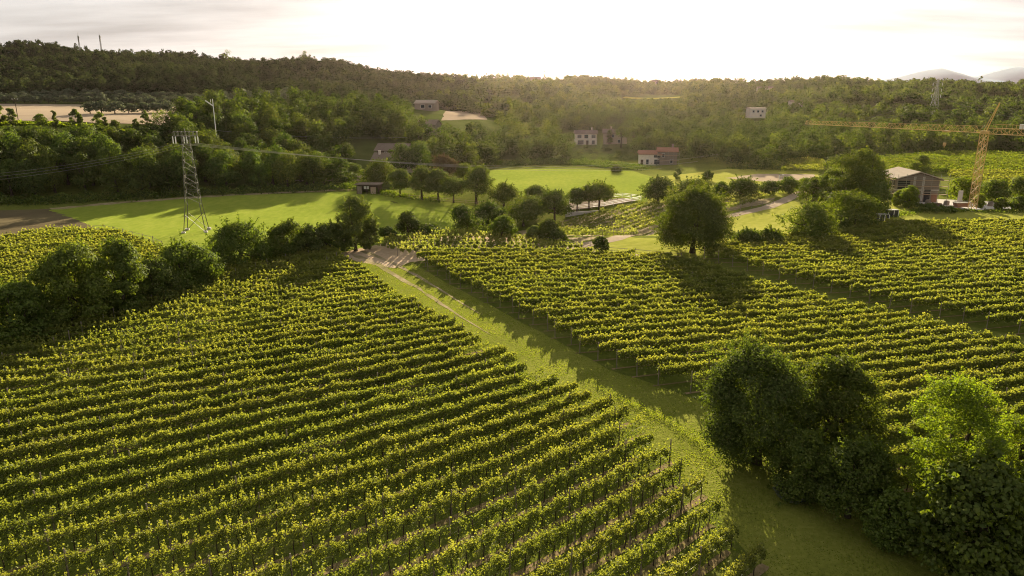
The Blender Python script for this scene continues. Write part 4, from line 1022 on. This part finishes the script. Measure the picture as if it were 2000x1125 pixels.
# ------------------------------------------------------------------ buildings
def house(name, label, loc, rz, w, dp, eh, rh, wall, roof, wins=(), doors=(), chim=(), over=.5, cat='house', roofname='roof'):
    e = tag(empty(name, loc, rz), label, cat)
    MB().prism([(-w/2, -.5), (w/2, -.5), (w/2, eh), (0, eh + rh), (-w/2, eh)], -dp/2, dp/2).build('wall', wall, e)
    th = .22; mb = MB(); sl_ = rh / (w / 2)
    ex, ez = w / 2 + over, eh - over * sl_
    rf = None
    for s in (-1, 1):
        mb.prism([(0, eh + rh + .02), (s * ex, ez + .02), (s * ex, ez + .02 + th), (0, eh + rh + .02 + th)][::s], -dp/2 - over, dp/2 + over)
    rf = mb.build(roofname, roof, e)
    for c in chim: MB().box((c[0], c[1], eh + rh * .6 + .8), (.7, .7, 1.9)).box((c[0], c[1], eh + rh * .6 + 1.82), (.9, .9, .12)).build('chimney', wall, rf)
    def opening(nm, face, p, z, ww, hh, mat):
        if face in 'fb':
            yy = (-dp/2 - .03) * (1 if face == 'f' else -1); c = (p, yy, z); fd = (ww, .12, hh); gl = ((p, yy - .045 * (1 if face == 'f' else -1), z), (ww - .22, .06, hh - .22))
        else:
            xx = (-w/2 - .03) * (1 if face == 'l' else -1); c = (xx, p, z); fd = (.12, ww, hh); gl = ((xx - .045 * (1 if face == 'l' else -1), p, z), (.06, ww - .22, hh - .22))
        f = MB().box(c, fd).build(nm, M['white'] if nm == 'window' else M['timber'], e)
        MB().box(*gl).build('pane' if nm == 'window' else 'door_leaf', mat, f)
    for face, p, z, ww, hh in wins: opening('window', face, p, z, ww, hh, M['glass'])
    for face, p, z, ww, hh in doors: opening('door', face, p, z, ww, hh, M['timber'])
    return e
def on(u, v, dz=0.0): x, y = at(u, v); return (x, y, Z(x, y) + dz)
# scaffolded house by the crane
hx, hy, hz_ = on(1800,394)
hb = empty('scaffolded_house', (hx - 1.3, hy + 5.5, hz_), R(-6)); tag(hb, 'unfinished brick house with a pale low-pitched roof, wrapped in scaffolding', 'house')
w, dp, eh, rh = 10.2, 12.5, 5.9, 1.55
MB().prism([(-w/2, 3.1), (w/2, 3.1), (w/2, eh), (0, eh + rh), (-w/2, eh)], -dp/2, dp/2).prism([(-w/2, -.4), (w/2, -.4), (w/2, 3.08), (-w/2, 3.08)], -dp/2, dp/2).build('wall', M['brick'], hb)
mb = MB(); sl_ = rh / (w / 2); ov = .55
for s in (-1, 1): mb.prism([(0, eh + rh + .03), (s * (w/2 + ov), eh - ov * sl_ + .03), (s * (w/2 + ov), eh - ov * sl_ + .27), (0, eh + rh + .27)][::s], -dp/2 - .7, dp/2 + .7)
mb.build('roof', M['sheet'], hb)
for s in (-1, 1): MB().prism([(0, eh + rh - .22), (s * (w/2 + .6), eh - .6 * sl_ - .22), (s * (w/2 + .6), eh - .6 * sl_ + .02), (0, eh + rh + .02)][::s], -dp/2 - .78, -dp/2 - .71).build('bargeboard', M['timber'], hb)
MB().box((0, 0, 3.09), (w + .12, dp + .12, .26)).build('floor_slab', M['concrete'], hb)
for x in (-.9, 1.25): MB().box((x, -dp/2 - .02, 3.4), (.55, .08, 6.0)).build('pilaster', M['concrete'], hb)
MB().box((-3.4, -dp/2 - .02, 4.45), (2.9, .1, 2.3)).build('window_opening', M['glass'], hb)
MB().box((2.5, -dp/2 - .02, 1.2), (1.4, .1, 2.5)).build('doorway', M['glass'], hb)
MB().box((2.5, -dp/2 - .02, 2.95), (1.6, .1, .5)).build('window_opening', M['glass'], hb)
MB().box((4.2, -dp/2 - .02, 1.1), (1.3, .1, 2.2)).build('brick_panel', M['red_tile'], hb)
for y in (-3.5, 0, 3.5):
    MB().box((-w/2 - .02, y, 4.5), (.1, 2.9, 2.1)).build('window_opening', M['glass'], hb); MB().box((-w/2 - .02, y, 1.4), (.1, 2.6, 2.2)).build('window_opening', M['glass'], hb)
def scaffold(label, loc, rz, runs, levels, height, planks=True):
    e = tag(empty('scaffolding', loc, rz), label, 'scaffolding')
    for (x0, y0, x1, y1, nx_, ny_) in runs:
        Lr = math.hypot(x1 - x0, y1 - y0); n = max(2, int(round(Lr / 2.1))) + 1
        for k in range(n):
            f = k / (n - 1); x, y = x0 + (x1 - x0) * f, y0 + (y1 - y0) * f
            MB().bar((x + nx_, y + ny_, 0), (x + nx_, y + ny_, height), .045).build('upright', M['steel'], e)
        for z in levels:
            mb = MB().bar((x0, y0, z), (x1, y1, z), .04)
            mx_, my_ = (x0 + x1) / 2 + nx_ * .55, (y0 + y1) / 2 + ny_ * .55
            MB().box((mx_, my_, z), (Lr, .7, .08), math.atan2(y1 - y0, x1 - x0)).build('platform', M['plank'], e)
            MB().bar((x0 + nx_, y0 + ny_, z + .95), (x1 + nx_, y1 + ny_, z + .95), .035).bar((x0 + nx_, y0 + ny_, z + .5), (x1 + nx_, y1 + ny_, z + .5), .03).build('guard_rail', M['steel'], e)
    return e
scaffold('scaffolding of poles and plank decks round the unfinished brick house', hb.location, R(-5), [(-w/2 - .5, -dp/2 - .35, w/2 + 1.6, -dp/2 - .35, 0, -.9), (-w/2 - .35, dp/2, -w/2 - .35, -dp/2 - .3, -.9, 0)], (2.1, 4.1, 5.6), 7.2)
# crane
cx_, cy_, cz_ = on(1898,411)
cr = tag(empty('tower_crane', (cx_, cy_, cz_), 0), 'yellow tower crane with a long lattice jib over the building yard', 'crane')
dirj = Vector((-23.5, 47, 0)).normalized(); MZ = 17.6
mb = MB(); lattice(mb, (0, 0, .5), (0, 0, MZ), 1.25, 1.25, 15, .085); mb.build('mast', M['yellow'], cr)
MB().box((0, 0, .25), (3.4, 3.4, .6)).build('base', M['concrete'], cr)
MB().bar((0, 0, MZ), (0, 0, MZ + .7), .95, 12).build('slewing_ring', M['yellow'], cr)
mb = MB(); lattice(mb, Vector((0, 0, MZ + 1.0)) + dirj * .6, Vector((0, 0, MZ + 1.0)) + dirj * 51, 1.5, .9, 34, .055, tri=True); mb.build('jib', M['yellow'], cr)
mb = MB(); lattice(mb, Vector((0, 0, MZ + .7)) - dirj * .6, Vector((0, 0, MZ + .7)) - dirj * 12.5, 1.3, 1.3, 7, .07)
sd = dirj.cross(Vector((0, 0, 1)))
for s in (-1, 1):
    mb.bar(Vector((0, 0, MZ + 2.2)) - dirj * 2 + sd * s * .7, Vector((0, 0, MZ + 2.2)) - dirj * 12.5 + sd * s * .7, .035)
    for k in range(6): mb.bar(Vector((0, 0, MZ + 1.3)) - dirj * (2 + 2.1 * k) + sd * s * .7, Vector((0, 0, MZ + 2.2)) - dirj * (2 + 2.1 * k) + sd * s * .7, .03)
mb.build('counter_jib', M['yellow'], cr)
apex = Vector((0, 0, MZ + 7.0)) - dirj * 2.2
mb = MB()
for s in (-1, 1): mb.bar(Vector((0, 0, MZ + .7)) + sd * s * .55, apex + sd * s * .12, .11)
for k in range(1, 5): mb.bar((Vector((0, 0, MZ + .7)) + sd * .55).lerp(apex + sd * .12, k / 5), (Vector((0, 0, MZ + .7)) - sd * .55).lerp(apex - sd * .12, k / 5), .06)
mb.build('apex_frame', M['yellow'], cr)
for tgt in (Vector((0, 0, MZ + 1.75)) + dirj * 34, Vector((0, 0, MZ + 1.75)) + dirj * 15, Vector((0, 0, MZ + 1.4)) - dirj * 11): MB().bar(apex, tgt, .045).build('tie_bar', M['rust'], cr)
ang = math.atan2(dirj.y, dirj.x)
c_ = Vector((0, 0, MZ + .3)) - dirj * 10.9; MB().box(c_, (1.0, 1.6, 2.4), ang).build('counterweight', M['concrete'], cr)
c_ = Vector((0, 0, MZ + .3)) - dirj * 12.1; MB().box(c_, (1.0, 1.6, 2.4), ang).build('counterweight', M['concrete'], cr)
c_ = Vector((0, 0, MZ + 1.9)) - dirj * 8.6; MB().box(c_, (2.2, 1.0, 1.0), ang).build('winch', M['white'], cr)
c_ = Vector((0, 0, MZ + .2)) + dirj * 9.0; MB().box(c_, (1.4, 1.1, .4), ang).build('trolley', M['yellow'], cr)
hk = MB().box(c_ + Vector((0, 0, -3.0)), (.6, .4, .7), ang).bar(c_ + Vector((0, 0, -3.3)), c_ + Vector((0, 0, -3.8)), .1); hk.build('hook_block', M['yellow'], cr)
MB().bar(c_, c_ + Vector((0, 0, -2.7)), .03).build('hoist_rope', M['rust'], cr)
# crates and yard objects
for u, v, wd, lab in ((1722,432,2.2,'black crate with pale edges, the nearer of two beside the big round tree'), (1740,423,2.4,'black crate with pale edges, the farther of two beside the big round tree')):
    p = on(u, v); e = tag(empty('crate', p, R(8)), lab, 'crate')
    MB().box((0, 0, .75), (wd, 1.5, 1.5)).build('body', M['black'], e); MB().box((0, 0, 1.55), (wd + .1, 1.6, .1)).build('lid', M['steel'], e)
    for x in (-wd / 2, .1, wd / 2): MB().box((x, -.78, .75), (.12, .06, 1.5)).build('edge_strip', M['white'], e)
p = on(1873,399); e = tag(empty('concrete_panel', p, R(-8)), 'upright grey concrete panel leaning in the yard left of the crane', 'panel'); MB().box((0, 0, 1.7), (1.0, .25, 3.4)).build('slab', M['concrete'], e); MB().bar((0, .1, 1.6), (0, 1.2, 0), .05).build('prop', M['steel'], e)
p = on(1876,405); e = tag(empty('skip', p, R(4)), 'rusty brown skip standing on the concrete yard', 'skip'); MB().prism([(-1.2, 0), (1.2, 0), (1.6, 1.1), (-1.6, 1.1)], -.8, .8).build('tub', M['red_tile'], e); MB().box((0, 0, 1.14), (3.3, 1.7, .07)).build('rim', M['rust'], e)
p = on(1826,402); e = tag(empty('plank_stack', p, R(6)), 'low stack of dark planks at the front of the yard', 'planks')
for k in range(4): MB().box((.1 * k, .05 * k, .12 + .14 * k), (3.2 - .2 * k, .9, .12)).build('plank', M['timber'], e)
for u, v, lab in ((1812,399,'pallet of bricks at the left corner of the concrete yard'), (1848,401,'pallet of bricks between the plank stack and the leaning panel'), (1934,403,'pallet of bricks right of the crane foot')):
    p = on(u, v); e = tag(empty('brick_pallet', p, random.uniform(0, 1)), lab, 'pallet', None)
    MB().box((0, 0, .08), (1.2, 1.0, .14)).build('pallet_base', M['plank'], e); MB().box((0, 0, .56), (1.1, .9, .8)).box((.05, 0, 1.06), (.8, .8, .2)).build('brick_stack', M['brick'], e)
# red-roofed house in scaffolding
p = on(1272,322); house('red_roof_house', 'white house with a red tiled roof and open ground floor below the hill', (p[0], p[1] + 3.5, p[2]), R(84), 7.0, 8.6, 4.1, 1.1, M['plaster'], M['red_tile'],
  wins=[('l', -2.5, 1.2, 2.4, 2.0), ('l', 1.2, 1.2, 1.2, 2.0), ('l', -2.4, 3.3, 2.6, 1.2), ('r', 0, 1.2, 1.2, 1.4)], doors=[('l', 3.3, 1.0, 1.0, 2.0)])
p2 = on(1305,322); hh_ = house('red_roof_house', 'brick house end with a red roof wrapped in scaffolding, right of the white house', (p2[0] + .3, p2[1] + 4.2, p2[2]), R(80), 7.6, 7.4, 5.0, 1.2, M['brick'], M['red_tile'], wins=[('l', -1.6, 1.4, 1.2, 1.6), ('l', 1.6, 3.6, 1.2, 1.4)], chim=[(1.0, -2.0)])
scaffold('scaffolding along the brick end of the red-roofed house', (p2[0] + .3, p2[1] + 4.2, p2[2]), R(-10), [(-3.9, -4.3, 4.4, -4.3, 0, -.8)], (1.8, 3.6), 5.2)
# villas
p = on(1145,283); house('villa', 'cream two-storey villa with balconies and a brown roof, left of the pair', (p[0], p[1] + 4, p[2]), R(88), 8, 10.5, 5.4, 1.3, M['plaster'], M['brown_tile'],
  wins=[('l', -3.6, 4.0, 2.2, 1.6), ('l', 0, 4.0, 2.0, 1.8), ('l', 3.3, 4.0, 2.2, 1.6), ('l', -3.6, 1.3, 1.6, 2.0), ('l', 2.6, 1.3, 3.0, 2.1)], doors=[('l', -.6, 1.1, 1.2, 2.1)], chim=[(1.5, -3)])
p = on(1203,281); house('villa', 'brownish villa half hidden by pines, right of the pair', (p[0], p[1] + 4, p[2]), R(82), 8.5, 11.5, 5.2, 1.6, M['plaster_brown'], M['brown_tile'],
  wins=[('l', -3, 3.8, 1.4, 1.6), ('l', 1, 3.8, 1.4, 1.6), ('l', -2, 1.3, 1.4, 1.6)], doors=[('l', 2.5, 1.1, 1.4, 2.2)], chim=[(1.0, 2)])
# brown-roofed farmhouse
p = on(772,338); house('farmhouse', 'long low farmhouse with a dark brown roof at the wood edge', (p[0], p[1] + 6, p[2] + .6), R(82), 9, 15, 3.4, 2.2, M['plaster'], M['brown_tile'], wins=[('l', -4, 1.6, 1.2, 1.3), ('l', 3, 1.6, 1.2, 1.3)], doors=[('l', 0, 1.1, 1.1, 2.1)], chim=[(-1, 6.0)], over=.8)
p = on(752,330); house('farmhouse', 'taller brown-roofed wing rising behind the long low farmhouse', (p[0] + 1, p[1] + 16, p[2] + 1.4), R(80), 8, 11, 4.2, 2.0, M['timber'], M['brown_tile'], wins=[('l', -2, 3, 1.1, 1.2), ('l', 2, 3, 1.1, 1.2)], over=.8)
# open shed
p = on(719,379); e = tag(empty('shed', (p[0], p[1] + 2, p[2]), R(-4)), 'open timber shed with a flat roof at the far edge of the green field', 'shed')
MB().box((0, 2.0, 1.2), (6.2, .15, 2.4)).build('back_wall', M['timber'], e); MB().box((-3.0, 0, 1.2), (.15, 3.8, 2.4)).box((3.0, 0, 1.2), (.15, 3.8, 2.4)).build('side_wall', M['timber'], e)
MB().box((0, -.1, 2.6), (7.0, 4.8, .22)).build('roof', M['brown_tile'], e); MB().box((-2.3, -1.9, 1.1), (1.4, .1, 2.2)).build('panel', M['post'], e); MB().box((1.6, -1.9, 1.0), (1.5, .1, 1.9)).build('door', M['plank'], e); MB().box((-.4, -1.5, 1.7), (1.4, .08, .8)).build('board', M['white'], e)
for x in (-2.9, -.2, 2.9): MB().bar((x, -1.95, 0), (x, -1.95, 2.5), .08).build('post', M['timber'], e)
# hill houses
def hillhouse(u, v, d, rz, dims, wall, roof, wins, label, lift=0.0, name='hill_house'):
    x, y, _ = spot(u, v, d); return house(name, label, (x, y, Z(x, y) + lift), rz, *dims, wall, roof, wins)
hillhouse(834, 214, 388, R(80), (9, 11, 3.4, 1.5), M['brick'], M['sheet'], [('l', -3, 1.8, 2, 1.6), ('l', 1, 1.8, 2.4, 1.8)], 'low brick house with pale flat-pitched roof on the knoll beside the small stubble field', 0)
hillhouse(838, 241, 302, R(76), (7, 8, 3.6, 1.8), M['brick'], M['brown_tile'], [('l', 0, 2.6, 1.2, 1.2)], 'tiled house half buried in the trees of the knoll', .4)
hillhouse(1475, 232, 484, R(90), (9, 10.5, 5.6, .5), M['plaster'], M['sheet'], [('l', -3, 3.8, 1.6, 1.6), ('l', 0, 3.8, 1.6, 1.6), ('l', 3, 3.8, 1.6, 1.6), ('l', -2, 1.2, 1.6, 1.6)], 'boxy pale house alone among trees on the right hill', 1.5)
hillhouse(1046, 152, 850, R(88), (9, 12, 5.5, 1.6), M['brick'], M['brown_tile'], [('l', -3, 3, 1.5, 1.6), ('l', 2, 3, 1.5, 1.6)], 'dark house on the skyline left of the brightest sky', 3)
hillhouse(1281, 160, 890, R(90), (8, 10, 5.5, 1.4), M['brick'], M['brown_tile'], [('l', 0, 3, 1.5, 1.6)], 'small dark house on the skyline among ridge trees', 4)
hillhouse(1498, 176, 760, R(86), (8, 20, 4.5, 1.4), M['plaster'], M['brown_tile'], [('l', -5, 2.5, 1.5, 1.4), ('l', 0, 2.5, 1.5, 1.4), ('l', 5, 2.5, 1.5, 1.4)], 'long low house high on the right hill', 3)
hillhouse(1552, 214, 560, R(92), (6, 9, 3.5, 1.0), M['plaster'], M['brown_tile'], [('l', 0, 2, 1.5, 1.3)], 'small pale house in the right hill wood', 4)

# ------------------------------------------------------------------ fences and walls
def fence(name, label, line, hgt, step, mat, rails, r=.06):
    e = None; pts_ = densify(line, step, 0, False); z0_ = Z(*pts_[0]); b = (pts_[0][0], pts_[0][1], z0_)
    e = tag(empty(name, b), label, 'fence')
    pm_ = MB().box((0, 0, hgt / 2 - .1), (r * 2, r * 2, hgt + .2)).mesh('post', mat)
    for x, y in pts_: link('post', pm_, e, (x - b[0], y - b[1], Z(x, y) - b[2]))
    for z in rails:
        mb = MB()
        for (x0, y0), (x1, y1) in zip(pts_[:-1], pts_[1:]): mb.bar((x0 - b[0], y0 - b[1], Z(x0, y0) - b[2] + z), (x1 - b[0], y1 - b[1], Z(x1, y1) - b[2] + z), r * .8)
        mb.build('rail', mat, e)
    return e
fence('rail_fence', 'white rail fence round the far side of the riding arena', [at(1112,398), at(1170,391), at(1215,386), at(1252,391)], 1.3, 2.6, M['fence'], (.5, .9, 1.25), .045)
fence('rail_fence', 'white rail fence along the near side of the riding arena', [at(1108,413), at(1180,405), at(1252,393)], 1.3, 2.6, M['fence'], (.5, .9, 1.25), .045)
fence('rail_fence', 'brown timber rail fence behind the orchard trees', [at(800,388), at(860,394), at(935,400), at(985,402)], 1.1, 2.6, M['plank'], (.45, .95))
fence('wire_fence', 'thin post fence between the ploughed field and the left vineyard', [at(-30,482), at(0,476), at(110,456), at(205,454), at(300,478), at(318,488)], 1.6, 3.6, M['post'], (.8, 1.4), .045)
fence('wire_fence', 'leaning post fence along the gravel path', [at(1020,466), at(1090,482), at(1160,496), at(1240,502), at(1330,511)], 1.5, 4.2, M['post'], (.8, 1.3), .05)
fence('wire_fence', 'post fence along the road side of the middle vineyard', [at(1130,478), at(1290,444), at(1400,421), at(1510,398)], 1.3, 4.5, M['post'], (.7, 1.2), .045)
wl = [at(1104,424), at(1170,412), at(1250,399)]
e = tag(empty('retaining_wall', (wl[0][0], wl[0][1], Z(*wl[0]))), 'pale low retaining wall below the riding arena', 'wall')
for (x0, y0), (x1, y1), nm in zip(wl[:-1], wl[1:], ('panel', 'panel')):
    MB().box(((x0 + x1) / 2 - wl[0][0], (y0 + y1) / 2 - wl[0][1], .55), (math.dist((x0, y0), (x1, y1)), .3, 1.3), math.atan2(y1 - y0, x1 - x0)).build(nm, M['concrete'], e)

# ------------------------------------------------------------------ distant mountains
def ridge(name, pts_px, d, thick):
    us = np.linspace(pts_px[0][0], pts_px[-1][0], 70); vsx = np.interp(us, [p[0] for p in pts_px], [p[1] for p in pts_px]) + np.cumsum(RS.normal(0, .35, 70)) * .3
    P3 = np.array([spot(u, v, d) for u, v in zip(us, vsx)])
    rows_ = [(-1, -20), (-.55, .35), (-.25, .72), (0, 1.0), (.4, .55), (1, -20)]; V = []
    for off, f in rows_:
        for p in P3: V.append((p[0], p[1] + off * thick, p[2] * f if f > 0 else -20) if f != 1 else tuple(p))
    n = 70; F_ = [(i * n + k, i * n + k + 1, (i + 1) * n + k + 1, (i + 1) * n + k) for i in range(len(rows_) - 1) for k in range(n - 1)]
    me = bpy.data.meshes.new(name); me.from_pydata(V, [], F_); me.update(); me.materials.append(M['mountain']); me.polygons.foreach_set('use_smooth', [True] * len(me.polygons))
    return tag(link(name, me), kind='structure')
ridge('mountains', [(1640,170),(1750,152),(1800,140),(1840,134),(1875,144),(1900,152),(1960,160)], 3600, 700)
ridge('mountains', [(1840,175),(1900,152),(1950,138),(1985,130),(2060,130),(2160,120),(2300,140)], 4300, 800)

# ------------------------------------------------------------------ air
hm, ht, ho = node_mat('haze')
pv = ht.nodes.new('ShaderNodeVolumePrincipled'); pv.inputs['Density'].default_value = .000019; pv.inputs['Color'].default_value = (1.0, .76, .72, 1); pv.inputs['Anisotropy'].default_value = .84
ht.links.new(pv.outputs[0], ho.inputs['Volume'])
hz = MB().box((0, 2900, 100), (7000, 6000, 240)).build('haze', hm); tag(hz, kind='stuff')
